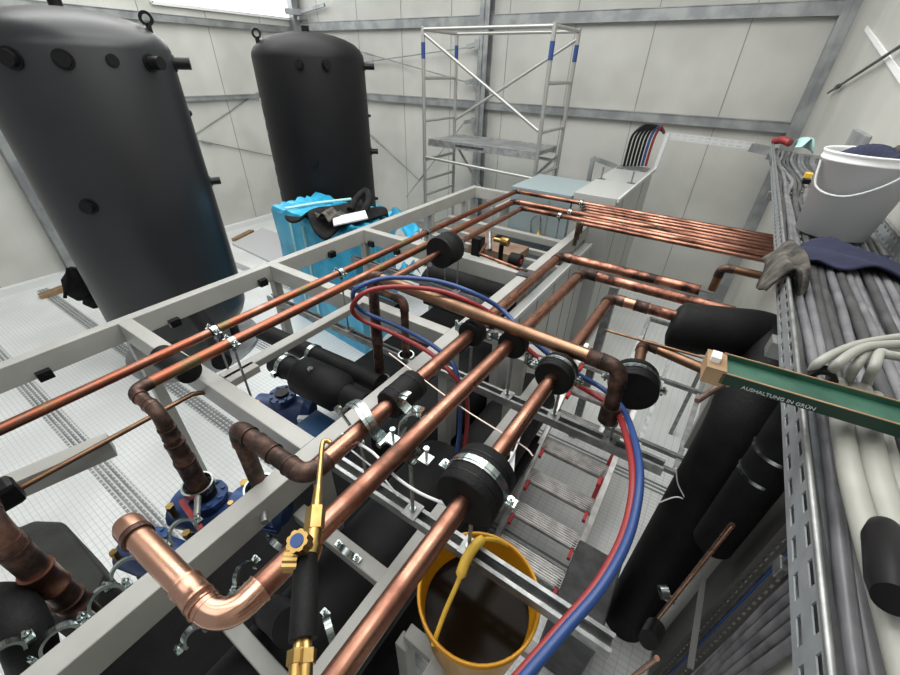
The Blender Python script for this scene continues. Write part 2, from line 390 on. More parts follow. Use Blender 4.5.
# dark cloth hanging on the left side of tank 1
def crumple(name, c, size, amp, m, seed, n=18, sag=0, parent=None, thick=.006, rotz=0):
    rnd = random.Random(seed); ph = [(rnd.uniform(4, 11), rnd.uniform(4, 11), rnd.uniform(0, 6)) for _ in range(5)]
    vs = []; fs = []
    for i in range(n+1):
        for j in range(n+1):
            u = i/n-.5; v = j/n-.5; edge = 1+.10*sin(9*u+seed)+.10*cos(8*v+seed*2)
            z = sum(sin(a*u+b*v+p) for a, b, p in ph)*amp/3 - sag*(abs(u)*2)**3
            vs.append(V(c)+Matrix.Rotation(rotz, 3, 'Z') @ V((u*size[0]*edge, v*size[1]*edge, z)))
    for i in range(n):
        for j in range(n): a = i*(n+1)+j; fs.append((a, a+1, a+n+2, a+n+1))
    return MB().add(vs, fs, True).build(name, m, parent, solid=thick)
bag = MB()
def blob(mb, pts, n=12): mb.tube([p[0] for p in pts], [p[1] for p in pts], n)
for q in (PZ(76, 280, -2.1),):
    pass
bagr = empty('tool_harness', PX(82, 300, -5.3), 'black strapped bag lying against the left foot of the near tank', 'bag')
for n_, pts, m_ in (('bag_body', [(76, 268, .05), (74, 280, .10), (78, 292, .11), (80, 300, .03)], 'cloth'), ('bag_flap', [(86, 293, .03), (92, 300, .09), (97, 306, .05)], 'cloth')):
    b = MB(); blob(b, [(PX(x, y, -5.3), r) for x, y, r in pts]); b.build(n_, m_, bagr)
bb = MB(); bb.tube(smooth_path([PX(68, 268, -5.25), PX(66, 284, -5.2), PX(65, 298, -5.2)]), .016, 8); bb.build('strap', 'cloth', bagr)
tag(MB().beam(PX(40, 297, -7.4), PX(72, 285, -7.4), .12, .06).build('wooden_plank', 'wood'), 'short raw wooden plank lying at the foot of the left wall', 'plank')
tag(MB().beam(PZ(234, 240, FZ+.03), PZ(252, 231, FZ+.03), .10, .05).build('wooden_plank', 'wood'), 'small wooden board on the floor between the tanks', 'plank')
# flat panel lying on the floor between tanks
p = [PZ(232, 243, -2.74), PZ(262, 228, -2.74), PZ(330, 250, -2.74), PZ(274, 263, -2.74)]
vs = [V(q) for q in p]+[V(q)-V((0, 0, .035)) for q in p]
tag(MB().add(vs, [(0, 1, 2, 3), (7, 6, 5, 4), (0, 4, 5, 1), (1, 5, 6, 2), (2, 6, 7, 3), (3, 7, 4, 0)]).build('floor_panel', 'paper'), 'pale flat panel lying on the floor left of the blue wrapped crate', 'panel')

# ================================================================== SCAFFOLD
def scaffold():
    x0, x1, y0, y1, zt = -3.75, -2.02, 5.0, 5.78, .42
    root = empty('mobile_scaffold', ((x0+x1)/2, (y0+y1)/2, FZ), 'aluminium mobile scaffold tower with grey deck in front of the back wall', 'scaffold')
    for x in (x0, x1):
        for y in (y0, y1):
            p = MB().tube([(x, y, FZ+.12), (x, y, zt)], .025, 14); p.build('upright', 'alu_tube', root)
            MB().cyl((x, y, zt-.16), (x, y, zt-.33), .027, 14).build('blue_clip', 'blue_hose', root)
            MB().cyl((x-.02, y, FZ+.08), (x+.02, y, FZ+.08), .08, 16).build('caster', 'blackg', root)
        for z in (.39, -.12, -.62, -1.12, -1.40, -1.62, -2.12): MB().tube([(x, y0, z), (x, y1, z)], .02, 10).build('rung', 'alu_tube', root)
    T = [((x0, y0, zt-.03), (x1, y0, zt-.03)), ((x0, y1, zt-.03), (x1, y1, zt-.03)), ((x0, y0, -1.08), (x1, y0, -1.14)), ((x0, y1, -.98), (x1, y1, -1.04)),
         ((x0+.03, y0, zt-.08), (x1-.03, y0, -.60)), ((x1, y1, zt-.10), (x0, y1, -.66)), ((x0, y1, -.95), (x1-.9, y1, -1.95)), ((x1, y1, -.95), (x0+.8, y1, -1.95))]
    for a, b in T: MB().tube([a, b], .02, 10).build('brace_tube', 'alu_tube', root)
    d = MB().bb((x0+.06, y0+.08, -.90), (x1-.05, y1-.08, -.85)); d.build('deck', 'galv_dull', root)
    f = MB()
    for y in (y0+.06, y1-.06): f.bb((x0+.04, y-.02, -.93), (x1-.04, y+.02, -.84))
    f.build('deck_frame', 'alu', root)
    MB().bb((x0+.5, y0+.037, -.90), (x0+.95, y0+.04, -.87)).build('deck_label', 'dark_cable', root)
    return root
scaffold()

# ================================================================== STEEL FRAME (plant skid)
ZT = -1.2
fr = empty('pipe_rack', (-1.75, 1.7, FZ), 'grey painted steel rack frame carrying pipes and compressors', 'frame')
def chan(a, b, w=.07, h=.12, name='beam', par=None, m='grey'):
    """rectangular section with thin top flanges"""
    mb = MB(); mb.beam(a, b, w, h)
    return mb.build(name, m, par or fr, .004)
H = .06
chan((-2.547, -1.2, ZT-H), (-2.547, 4.45, ZT-H), .065, .12)
chan((-.964, -.9, ZT-H), (-.964, 3.84, ZT-H), .072, .12)
for y in (.565, 1.522, 2.475): chan((-2.515, y, ZT-H), (-1.0, y, ZT-H), .07, .12)
chan((-2.515, 4.41, ZT-H), (-1.9, 4.41, ZT-H), .07, .12); chan((-1.9, 3.80, ZT-H), (-1.9, 4.44, ZT-H), .07, .12); chan((-2.515, 3.80, ZT-.24), (-1.0, 3.80, ZT-.24), .07, .07)
chan((-1.635, .60, ZT-.02), (-1.635, 1.488, ZT-.02), .06, .04)
chan((-1.60, .6, ZT-.02), (-1.60, .75, ZT-.02), .06, .04)
for x, y in ((-2.547, .565), (-2.547, 1.52), (-2.547, 2.47), (-2.547, 4.2), (-.964, .565), (-.964, 1.52), (-.964, 2.47), (-.964, 3.80), (-2.547, 3.5)):
    chan((x, y, ZT-.12), (x, y, FZ), .06, .06, 'post')
# middle level under the copper runs
ML = -1.45
chan((-.50, -.35, ML), (-.50, 1.95, ML), .055, .055, 'rail'); chan((-.25, -.2, ML-.12), (-.25, .45, ML-.12), .055, .055, 'rail')
chan((-.96, .435, ML-.002), (-.50, .435, ML-.002), .055, .05, 'rail'); chan((-.93, .07, ML-.1), (-.50, .07, ML-.1), .05, .05, 'rail')
for x, y in ((-.84, 1.27), (-.60, 1.60)): chan((x, y, ZT-.04), (x, y, -2.4), .055 if x < -.8 else .085, .055, 'post')
chan((-.96, 1.64, ZT-.02), (-.30, 1.64, ZT-.02), .06, .05, 'beam')
for y in (3.35, 3.6): chan((-2.515, y, ZT-.30), (-1.0, y, ZT-.30), .05, .05, 'rail')
chan((-2.515, 2.9, ZT-.22), (-1.0, 2.9, ZT-.22), .06, .08, 'rail')
MB().bb((-1.01, 2.40, ZT), (-.90, 2.52, ZT+.012)).build('junction_pad', 'dark_cable', fr)
MB().bb((-2.5, 1.56, -2.5), (-.93, 3.8, -2.46)).build('base_plate', 'black', fr)  # black sheet added to darken the far bays under the frame
MB().bb((-1.75, -.9, -2.32), (-.50, 2.1, -2.28)).build('base_plate', 'black', fr)  # second black sheet, added to keep the space below the pipes dark
# small black cleats on the inner side of the left beam
for px, py in ((44, 374), (174, 322), (262, 282), (331, 254)):
    c = PX(px, py, -2.50); b = MB().box(c+V((.012, 0, 0)), (.035, .06, .05)); b.cyl(c+V((.03, 0, 0)), c+V((.036, 0, 0)), .012, 10); b.build('cleat', 'blackg', fr, .004)
for px, py in ((371, 244), (397, 252)):
    c = PY(px, py, 2.43); MB().box(c, (.06, .03, .05)).build('cleat', 'blackg', fr, .004)

# ---- strut channels
def slotted(mb, o, u, v, L, W, rows, slot, gap, sw, first=.02):
    """flat strip L x W with rows of slots cut out; o corner, u,v unit vectors"""
    o = V(o); u = V(u).normalized(); v = V(v).normalized()
    us = [0]; x = first; on = []
    while x+slot < L: us += [x, x+slot]; x += slot+gap
    us.append(L)
    vv = [0]; step = W/rows
    for k in range(rows): c = step*(k+.5); vv += [c-sw/2, c+sw/2]
    vv.append(W)
    for i in range(len(us)-1):
        for j in range(len(vv)-1):
            if i % 2 == 1 and j % 2 == 1: continue
            mb.add([o+u*us[i]+v*vv[j], o+u*us[i+1]+v*vv[j], o+u*us[i+1]+v*vv[j+1], o+u*us[i]+v*vv[j+1]], [(0, 1, 2, 3)])
    return mb
def strut(x0, x1, y, ztop, label, w=.048, h=.04, slope=0, group=None):
    root = empty('strut_channel', ((x0+x1)/2, y, ztop-h), label, 'mounting rail', group)
    mb = MB(); L = x1-x0
    slotted(mb, (x0, y-w/2, ztop-h), (1, 0, 0), (0, 1, 0), L, w, 1, .032, .022, .014)
    mb.build('slotted_web', 'galv', root, solid=.002)
    for s in (-1, 1):
        f = MB(); yy = y+s*w/2
        f.bb((x0, yy-.0012, ztop-h), (x1, yy+.0012, ztop)); f.bb((x0, yy-s*.011, ztop-.002), (x1, yy, ztop)); f.bb((x0, yy-s*.011, ztop-.008), (x1, yy-s*.009, ztop))
        f.build('flange', 'galv', root)
    return root
strut(-.925, .15, .572, ZT, 'nearer galvanised slotted strut channel, bridging over the yellow bucket')
strut(-.925, .16, 1.246, ZT, 'galvanised slotted strut channel above the aluminium stepladder')
strut(-2.5, -1.0, .66, -1.385, 'galvanised strut channel low inside the frame, near the left compressors', .045)
strut(-2.5, -1.0, 1.42, -1.40, 'galvanised strut channel low inside the frame, below the two brown risers', .045)
strut(-2.5, -1.01, 2.26, -1.38, 'galvanised strut channel under the black insulation block at the far bay', .045)

# ---- pipe clamps with threaded rods
def clamp(x, y, z, r, zb, label, axis=(0, 1, 0), block=0, plate=True, w=.028, group=None):
    root = empty('pipe_clamp', (x, y, zb), label, 'clamp', group)
    ax = V(axis); c = V((x, y, z)); side = ax.cross(V((0, 0, 1))).normalized()
    b = MB(); b.ring(c, ax, r+.001, r+.004, w); b.ring(c, ax, r+.004, r+.0055, w*.4)
    for s in (-1, 1):
        p = c+side*s*(r+.014); b.box(p, (.026, w, .006) if abs(ax.y) > .5 else (w, .026, .006))
    b.build('band', 'zinc', root)
    for s in (-1, 1):
        sc = MB(); p = c+side*s*(r+.016); sc.cyl(p-V((0, 0, .018)), p+V((0, 0, .022)), .004, 8); sc.hexa(p+V((0, 0, .008)), p+V((0, 0, .015)), .008)
        sc.build('screw', 'zinc', root)
    if r > .015:
        MB().ring(c, ax, r-.001, r+.001, w+.012).build('rubber_lining', 'black', root)
    MB().cyl((x, y, zb), (x, y, z-r-.004), .0052, 10).build('threaded_rod', 'galv', root)
    MB().hexa((x, y, z-r-.022), (x, y, z-r-.006), .010).build('nut', 'zinc', root); MB().hexa((x, y, zb+.005), (x, y, zb+.014), .010).build('nut', 'zinc', root)
    if plate: MB().box((x, y, zb+.0025), (.05, .06, .005)).build('base_plate', 'galv', root)
    return root
# ---- insulated clamp blocks
def block(a, b, R, label, m='black', band=True, text=None, seam=True, facets=32):
    a = V(a); b = V(b); d = (b-a).normalized(); L = (b-a).length
    root = empty('insulation_block', a.lerp(b, .5), label, 'insulation block')
    mb = MB().tube([a, a+d*.004, b-d*.004, b], [R-.004, R, R, R-.004], facets); mb.build('foam_body', m, root)
    if seam:
        MB().ring(a+d*L*.77, d, R, R+.0012, .003).build('seam', 'blackg', root); MB().ring(a+d*L*.23, d, R, R+.0012, .003).build('seam', 'blackg', root)
    if band:
        c = a+d*L*.52; r = MB().ring(c, d, R-.001, R+.004, L*.2); r.ring(c, d, R+.004, R+.006, L*.08); r.build('steel_band', 'zinc', root)
        side = d.cross(V((0, 0, 1))).normalized()
        for s_ in (-1, 1):
            e = MB(); p = c+side*s_*(R+.014); e.box(p, (.03, .024, .008)); e.hexa(p+V((0, 0, .004)), p+V((0, 0, .014)), .010); e.cyl(p-V((0, 0, .02)), p+V((0, 0, .022)), .0045, 8); e.build('band_bolt', 'zinc', root)
    return root

# ================================================================== COPPER RUNS
R54, R42 = .027, .020
YE = 3.74
# left trio
P1 = copper_run('copper_pipe', 'leftmost long copper pipe over the frame, rainbow heat stains at its near end', [(-1.69, -.6, -1), (-1.69, 3.76, -1), (.46, 3.76, -1)], R42, ['cu_heat', 'cu_bundle'], bend=1.4)
P2 = copper_run('copper_pipe', 'second long copper pipe from the left, its near end bent down in dark elbows', [(-1.36, .27, -1.42), (-1.36, .27, -1.0), (-1.545, .27, -1.0), (-1.545, 3.42, -1), (.46, 3.42, -1)], .0235, ['cu_dark', 'cu_dark', 'cu_heat', 'cu_bundle'], bend=1.5)
coupling(P2, (-1.36, .27, -1.2), (0, 0, 1), .030, .10); coupling(P2, (-1.36, .27, -1.10), (0, 0, 1), .0265, .05)
coupling(P2, (-1.36, .27, -1.33), (0, 0, 1), .033, .16)
P3 = copper_run('copper_pipe', 'short third copper pipe passing through the far black insulation block', [(-1.395, 1.42, -1), (-1.395, 3.27, -1), (.46, 3.27, -1)], R42, ['cu', 'cu_bundle'], bend=1.5)
# big trio
PA = copper_run('copper_pipe', 'large copper pipe through the black foam sleeve, dark bend over the main beam', [(-1.02, .36, -1.26), (-1.02, .36, -.94), (-.69, .36, -.94), (-.69, 2.29, -.94), (.08, 2.29, -.94)], R54, ['cu_dark', 'cu_dark', 'cu', 'cu_far'], bend=1.6)
coupling(PA, (-.87, .36, -.94), (1, 0, 0), R54, .08)
PB = copper_run('copper_pipe', 'large bright copper pipe with shiny new elbow at the bottom left', [(-.832, .022, -.87), (-.518, .032, -.885), (-.494, 2.11, -.93), (.24, 2.11, -.93)], R54, ['cu_new', 'cu', 'cu_far'], ['cu_new', 'cu_dark', 'cu_dark'], bend=1.9)
MB().tube([(-.832, .022, -.87), (-.862, .022, -.87), (-.876, .022, -.87)], [.031, .031, .026], 24).build('end_cap', 'cu_new', PB)
MB().ring((-.822, .022, -.87), (1, 0, 0), .0265, .0325, .012).build('brazed_rim', 'cu_dark', PB)
coupling(PB, (-.610, .029, -.881), (1, 0, 0), R54*1.01, .07, 'cu_new')
PC = copper_run('copper_pipe', 'large reddish copper pipe passing over the yellow bucket', [(-.285, -.05, -.895), (-.273, 1.83, -.895), (.06, 1.83, -.895)], .0245, ['cu', 'cu_far'], ['cu_dark'], bend=1.5)
coupling(PC, (-.13, 1.83, -.895), (1, 0, 0), .0245, .06)
# copper bundle going right under the cable tray: five more pipes
for i, (yy, lab) in enumerate(((3.68, 'first'), (3.60, 'second'), (3.51, 'third'), (3.34, 'fourth'), (3.185, 'fifth'))):
    r_ = .0165
    xs = -.98+.03*i
    copper_run('copper_pipe', 'thin copper pipe in the bundle to the right, %s counted from the back wall side' % lab, [(xs, yy, -1.19), (xs, yy, -1.0), (.46, yy, -1.0)], r_, ['cu_dark', 'cu_bundle'], bend=1.5, group='thin copper pipes of the bundle')
for k, (y, x) in enumerate(((3.76, -1.0), (3.42, -.985), (3.27, -1.02))):
    clamp(x-.03, y, -1.0, R42+.001, ZT, ['pipe clamp on the farthest pipe of the copper bundle', 'pipe clamp on the middle of the copper bundle', 'pipe clamp on the nearest pipe of the copper bundle'][k], (1, 0, 0), plate=False)
# crossing brown pipe
c1 = PZ(372, 275, -.855); c2 = PZ(621, 368.5, -.83)
PX1 = copper_run('copper_pipe', 'thick brown copper pipe crossing above the others, both ends turned down', [(c1.x, c1.y-.015, -1.54), tuple(c1), tuple(c2), (c2.x+.012, c2.y-.012, -1.03)], R54, ['cu_dark', 'cu_brown', 'cu_dark'], ['cu_dark', 'cu_dark'], bend=1.5)
coupling(PX1, c1.lerp(c2, .93), c2-c1, R54, .06)
coupling(PX1, (c1.x, c1.y-.008, -1.2), (0, 0, 1), R54, .12)
MB().cyl(c2+V((.011, -.011, -.16)), c2+V((.013, -.013, -.23)), .034, 24).build('socket_end', 'cu_dark', PX1)
copper_run('copper_pipe', 'smaller brown copper riser right of the thick brown riser', [(-1.29, 1.29, -.93), (-1.09, 1.275, -.93), (-1.065, 1.24, -1.24)], R42, 'cu_dark', 'cu_dark', bend=1.5)
# right hand pipe through block
PD = copper_run('copper_pipe', 'copper pipe through the right black block, running to the insulated riser', [(-.03, 1.36, -1.0), (-.068, 1.70, -1.0), (.40, 1.60, -1.0)], .022, 'cu_brown', 'cu_dark', bend=1.4)
copper_run('copper_pipe', 'short brown copper pipe bending down beside the cable tray end', [tuple(PZ(712, 290, -.94)), tuple(PZ(712, 290, -.94)+V((0, 0, .13))), tuple(PZ(712, 290, -.94)+V((.30, 0, .13)))], .02, 'cu_brown', 'cu_dark', bend=1.5)
tag(MB().tube([PZ(605, 330, -.99), PZ(740, 368, -.955)], .006, 10).build('copper_rod', 'cu_brown'), 'thin pale copper rod lying above the right hand pipes', 'rod')
# thin copper line left
copper_run('copper_tube', 'thin dark copper tube crossing the near left bay', [PZ(-20, 510, -1.27), PZ(193, 394, -1.27), PZ(214, 391, -1.30)], .011, 'cu_brown', 'cu_brown', bend=1.6, joints=False)
# left drop at picture edge
PL = copper_run('copper_pipe', 'thick tarnished copper pipe dropping at the lower left edge', [(-1.62, -.17, -1.0), (-1.27, -.175, -1.0), (-1.265, -.175, -1.55)], .035, 'cu_dark', 'cu_dark', bend=1.5)
coupling(PL, (-1.265, -.175, -1.25), (0, 0, 1), .036, .1, 'cu'); coupling(PL, (-1.265, -.175, -1.4), (0, 0, 1), .037, .05)
# grey steel arm left
a = PZ(-10, 497, -1.33); b = PZ(112, 444, -1.33)
arm = MB(); arm.beam(a, b, .07, .085); tag(arm.build('support_arm', 'grey', None, .003), 'short grey steel bar below the thin copper tube at left', 'bar')
tag(MB().box(PZ(2, 495, -1.24), (.08, .09, .10)).build('end_knob', 'blackg', None, .02), 'round dark knob at the left picture edge on the grey bar', 'knob')

# ---- blocks and clamps on the runs
block((-1.395, 2.0, -1), (-1.395, 2.15, -1), .105, 'black foam block round the third left pipe, printed side, far bay', band=False)
clamp(-1.395, 2.24, -1, R42, -1.38, 'pipe clamp just behind the far black foam block')
clamp(-1.545, 2.30, -1, R42, -1.38, 'pipe clamp on the second left pipe beside the far foam block')
clamp(-1.69, 2.27, -1, R42, -1.38, 'pipe clamp on the leftmost pipe in the far bay')
clamp(-1.69, 1.42, -1, R42, -1.40, 'pipe clamp on the leftmost pipe, above the blue wrapped crate')
clamp(-1.69, .66, -1, R42, -1.385, 'pipe clamp on the leftmost pipe in the near bay')
clamp(-1.545, .655, -1, R42, -1.385, 'pipe clamp on the second left pipe in the near bay')
block((-.69, 1.22, -.94), (-.69, 1.275, -.94), .057, 'black ring block on the left of the three large pipes at the far strut', band=False)
block((-.494, 1.21, -.912), (-.494, 1.265, -.912), .058, 'black ring block on the middle large pipe at the far strut', band=False)
block((-.276, 1.095, -.895), (-.276, 1.175, -.895), .068, 'black block on the right large pipe, half behind the hoses', band=True)
block((-.69, .70, -.94), (-.69, .85, -.94), .054, 'black ribbed foam sleeve round the left large pipe', band=False, facets=12)
block((-.281, .515, -.895), (-.281, .645, -.895), .084, 'big black foam block with zinc band above the yellow bucket', band=True)
block((-.028, 1.33, -1), (-.045, 1.43, -1), .09, 'round black foam block behind the elbow of the crossing pipe', band=True)
def stud(x, y, z0, z1, label):
    root = empty('rod_support', (x, y, z0), label, 'support')
    MB().cyl((x, y, z0), (x, y, z1), .006, 10).build('threaded_rod', 'galv', root)
    MB().box((x, y, z0+.0025), (.05, .06, .005)).build('base_plate', 'galv', root)
    MB().hexa((x, y, z0+.005), (x, y, z0+.014), .011).build('nut', 'zinc', root); MB().hexa((x, y, z1-.016), (x, y, z1), .011).build('nut', 'zinc', root)
stud(-.69, 1.246, ZT, -.997, 'threaded rod under the left ring block on the far strut')
stud(-.494, 1.246, ZT, -.97, 'threaded rod under the middle ring block on the far strut')
stud(-.275, 1.246, ZT, -.922, 'threaded rod under the right block on the far strut')
stud(-.281, .572, ZT, -.973, 'threaded rod under the big foam block on the near strut')
stud(-.045, 1.246, ZT, -1.10, 'short rod under the elbow end of the crossing pipe')
# open clamps at the near strut
def open_clamp(x, y, z, r, zb, label, a0, a1, shift):
    root = empty('open_pipe_clamp', (x, y, zb), label, 'clamp')
    b = MB(); b.ring((x, y, z), (0, 1, 0), r, r+.004, .034, 20, 180, 360); b.ring((x, y, z), (0, 1, 0), r+.004, r+.007, .010, 20, 180, 360)
    b.box((x-r-.018, y, z), (.034, .034, .006)); b.box((x+r+.018, y, z), (.034, .034, .006)); b.build('lower_half', 'zinc', root)
    c = V((x, y, z))+V(shift); q = MB(); q.ring(c, (0, 1, .2), r, r+.004, .032, 20, a0, a1); q.ring(c, (0, 1, .2), r+.004, r+.008, .010, 20, a0, a1); q.build('upper_half', 'zinc', root)
    for sx in (-1, 1):
        s = MB(); p = V((x+sx*(r+.02), y, z)); s.cyl(p-V((0, 0, .012)), p+V((0, 0, .045)), .0042, 8); s.hexa(p+V((0, 0, .038)), p+V((0, 0, .047)), .009); s.build('screw', 'zinc', root)
    MB().cyl((x, y, zb), (x, y, z-r), .006, 10).build('threaded_rod', 'galv', root); MB().box((x, y, zb+.0025), (.05, .06, .005)).build('base_plate', 'galv', root)
    n = MB(); n.hexa((x, y, zb+.005), (x, y, zb+.014), .011); n.build('nut', 'zinc', root)
    return root
stud(-.70, .572, ZT, -1.0, 'threaded rod standing under the sprung open zinc clamp')
open_clamp(-.496, .572, -.90, .040, ZT, 'opened zinc pipe clamp under the middle large pipe', -70, 90, (-.09, .12, .03))
def ribbon(name, pts, w, th, m, parent=None):
    P = smooth_path(pts, 6); vs = []; fs = []
    for i, p in enumerate(P):
        t = (P[min(i+1, len(P)-1)]-P[max(i-1, 0)]).normalized(); wv = V((0, 1, 0)); wv = (wv-t*wv.dot(t)).normalized(); nv = t.cross(wv)
        vs += [p-wv*w/2-nv*th/2, p+wv*w/2-nv*th/2, p+wv*w/2+nv*th/2, p-wv*w/2+nv*th/2]
    for i in range(len(P)-1):
        for k in range(4): fs.append((4*i+k, 4*i+(k+1) % 4, 4*i+4+(k+1) % 4, 4*i+4+k))
    fs += [(3, 2, 1, 0), tuple(range(len(vs)-4, len(vs)))]
    mb = MB().add(vs, fs, False); return mb.build(name, m, parent)
oc = empty('open_pipe_clamp', PZ(385, 438, -1.0), 'large zinc pipe clamp sprung open in two curved halves above the near strut', 'clamp')
h1 = [PZ(343, 412, -.99), PZ(349, 404, -.93), PZ(358, 405, -.885), PZ(367, 418, -.885), (PZ(376, 432, -.93)), PZ(384, 439, -.99)]
h2 = [PZ(387, 438, -.99), PZ(397, 441, -.985), PZ(402, 432, -.945), PZ(404, 420, -.905), PZ(413, 412, -.885), PZ(422, 413, -.90), PZ(426, 420, -.94)]
for h_ in (h1, h2):
    ribbon('clamp_half', h_, .038, .005, 'zinc', oc); ribbon('stiffening_rib', [V(p)+V((0, 0, .004)) for p in h_], .012, .006, 'zinc', oc)
hb = MB(); p = PZ(385, 440, -.99); hb.hexa(p-V((0, .03, 0)), p+V((0, .03, 0)), .011); hb.build('hinge', 'zinc', oc)
for (x0, y0, x1, y1) in ((337, 407, 350, 425), (410, 440, 420, 452)):
    k_ = MB(); a_ = PZ(x0, y0, -.93); b_ = PZ(x1, y1, -1.0); k_.cyl(a_, b_, .0055, 8); k_.hexa(a_, a_.lerp(b_, .2), .013); k_.build('long_screw', 'zinc', oc)
# chain of zinc clamp halves between ring blocks
for px, py, lab in ((490, 335, 'between the two ring blocks'), (533, 362, 'right of the middle ring block'), (462, 328, 'left of the first ring block')):
    p = PZ(px, py, -1.0); mb = MB(); mb.ring(p, (0, 1, 0), .018, .024, .03, 12, 0, 360); mb.box(p+V((.03, 0, 0)), (.05, .03, .008)); mb.hexa(p+V((.03, 0, 0)), p+V((.03, 0, .03)), .012); mb.cyl(p+V((-.03, 0, -.02)), p+V((-.03, 0, .03)), .008, 8)
    tag(mb.build('clamp_bolt', 'zinc'), 'shiny zinc clamp bolt cluster '+lab, 'bolt')
# white zip ties
def tie(pts, label, m='white', r=.003):
    return tag(MB().tube(smooth_path(pts, 6), r, 6).build('zip_tie', m), label, 'cable tie')
tie([PZ(342, 434, -.965), PZ(372, 452, -.955), PZ(395, 476, -.94), PZ(418, 492, -.955), PZ(440, 502, -.965), PZ(458, 510, -.97)], 'long white cable tie bridging the middle and right large pipes', r=.0045)
tie([PZ(346, 446, -1.05), PZ(366, 462, -1.05), PZ(380, 474, -1.05), PZ(398, 496, -1.1)], 'second white cable tie below the middle large pipe')
tie([PZ(389, 353, -.93), PZ(458, 405, -.93), PZ(520, 444, -.93), PZ(533, 456, -.94)], 'cream welding rod lying across the three large pipes', 'cream', .0024)
tie([PZ(533, 398, -1.03), PZ(515, 450, -1.03), PZ(504, 466, -1.03)], 'thin white tie hanging along the right large pipe')
tag(MB().beam(PZ(513, 452, -1.04), PZ(511, 476, -1.04), .016, .003).build('zip_tie', 'white'), 'flat white tie end hanging under the right large pipe', 'cable tie')
tie([PY(658, 503, 1.40), PY(676, 497, 1.40), PY(690, 500, 1.40), PY(716, 492, 1.40)], 'white string tied round the big insulated riser')
tie([PY(676, 468, 1.40), PY(678, 484, 1.40), PY(686, 500, 1.40)], 'loose white string end on the insulated riser')

# ================================================================== HOSES
path = [(512, 690, -.90), (560, 634, -.88), (606, 578, -.87), (632, 520, -.88), (636, 462, -.90), (621, 412, -1.02), (600, 393, -1.08), (576, 379, -1.05), (548, 360, -1.0), (520, 336, -.935), (498, 313, -.905), (470, 297, -.83), (440, 287, -.80), (408, 283, -.79), (380, 284, -.79), (358, 292, -.81), (352, 305, -.90), (362, 316, -1.0), (395, 330, -1.04), (430, 349, -1.06), (452, 370, -1.1), (463, 395, -1.2), (464, 425, -1.4), (461, 452, -1.55)]
blue_off = [(2, 0, .012)]*4+[(3, -1, .012)]*2+[(3, -4, .01)]*6+[(1, -5, .005)]*3+[(-2, -3, .0)]+[(2, -4, 0)]*5+[(-4, 0, 0)]*3
red_off = [(-4, -1, -.006)]*4+[(-4, 0, -.006)]*2+[(-2, 4, 0)]*6+[(0, 4, 0)]*3+[(3, 3, 0)]+[(0, 4, 0)]*5+[(3, 0, 0)]*3
def hose(name, off, m, label):
    P = [PZ(x+o[0], y+o[1], z+o[2]) for (x, y, z), o in zip(path, off)]
    return tag(MB().tube(smooth_path(P, 8), .0105, 12).build(name, m), label, 'hose')
hose('gas_hose', red_off, 'red_hose', 'red rubber torch hose looping over the pipes beside the blue one')
hose('gas_hose', blue_off, 'blue_hose', 'blue rubber torch hose looping over the pipes beside the red one')

# ================================================================== TORCH
TD = lambda px, py, d: ray(px, py)*d
tr = empty('brazing_torch', TD(300, 672, .50), 'brass brazing torch with black handle leaning against the large pipes', 'torch')
tip = smooth_path([TD(331, 443, .80), TD(327, 441, .80), TD(322.5, 444, .79), TD(320, 470, .74), TD(318.5, 490, .70)], 6)
MB().tube(tip, .005, 12).build('tip_tube', 'brass', tr)
MB().tube([TD(318.5, 486, .705), TD(316, 512, .67)], [.007, .010], 12).build('tip_socket', 'brass', tr)
q = MB(); q.hexa(TD(316, 508, .675), TD(314, 530, .65), .0165); q.cyl(TD(314, 528, .652), TD(311, 552, .625), .0135, 16); q.cyl(TD(311, 545, .63), TD(305, 562, .61), .019, 18); q.build('mixer_body', 'brass', tr)
def knob(c, d, r, L, lab):
    k = MB(); c = V(c); d = V(d).normalized(); u = d.orthogonal().normalized(); w = d.cross(u); n = 24; vs = []
    for t in (0, 1):
        for i in range(n):
            rr = r*(1.0 if i % 3 else .86); a = 2*pi*i/n; vs.append(c+d*L*t+(u*cos(a)+w*sin(a))*rr)
    k.add(vs, [(i, (i+1) % n, n+(i+1) % n, n+i) for i in range(n)]+[tuple(range(n)), tuple(range(n, 2*n))])
    o = k.build('valve_knob', 'brass', tr); 
    if lab: MB().cyl(c+d*L, c+d*(L+.0015), r*.6, 16).build('knob_badge', lab, o)
ax1 = (TD(298, 541, .58)-TD(311, 552, .615)); knob(TD(303, 545, .60), ax1+V((0, -.01, .03)), .017, .022, 'blue_hose')
ax2 = (TD(290, 560, .60)-TD(306, 560, .60)); knob(TD(300, 561, .60), ax2, .016, .022, None)
MB().tube([TD(306, 557, .61), TD(305, 600, .565), TD(303, 640, .53)], [.0175, .019, .0185], 20).build('handle', 'black', tr)
q = MB()
for dx in (-5, 5):
    q.cyl(TD(303+dx*.6, 638, .53), TD(302+dx, 655, .515), .007, 12); q.hexa(TD(302+dx, 650, .52), TD(301+dx, 665, .508), .0125); q.cyl(TD(301+dx, 664, .508), TD(300+dx, 690, .49), .009, 12)
q.build('hose_fittings', 'brass', tr)

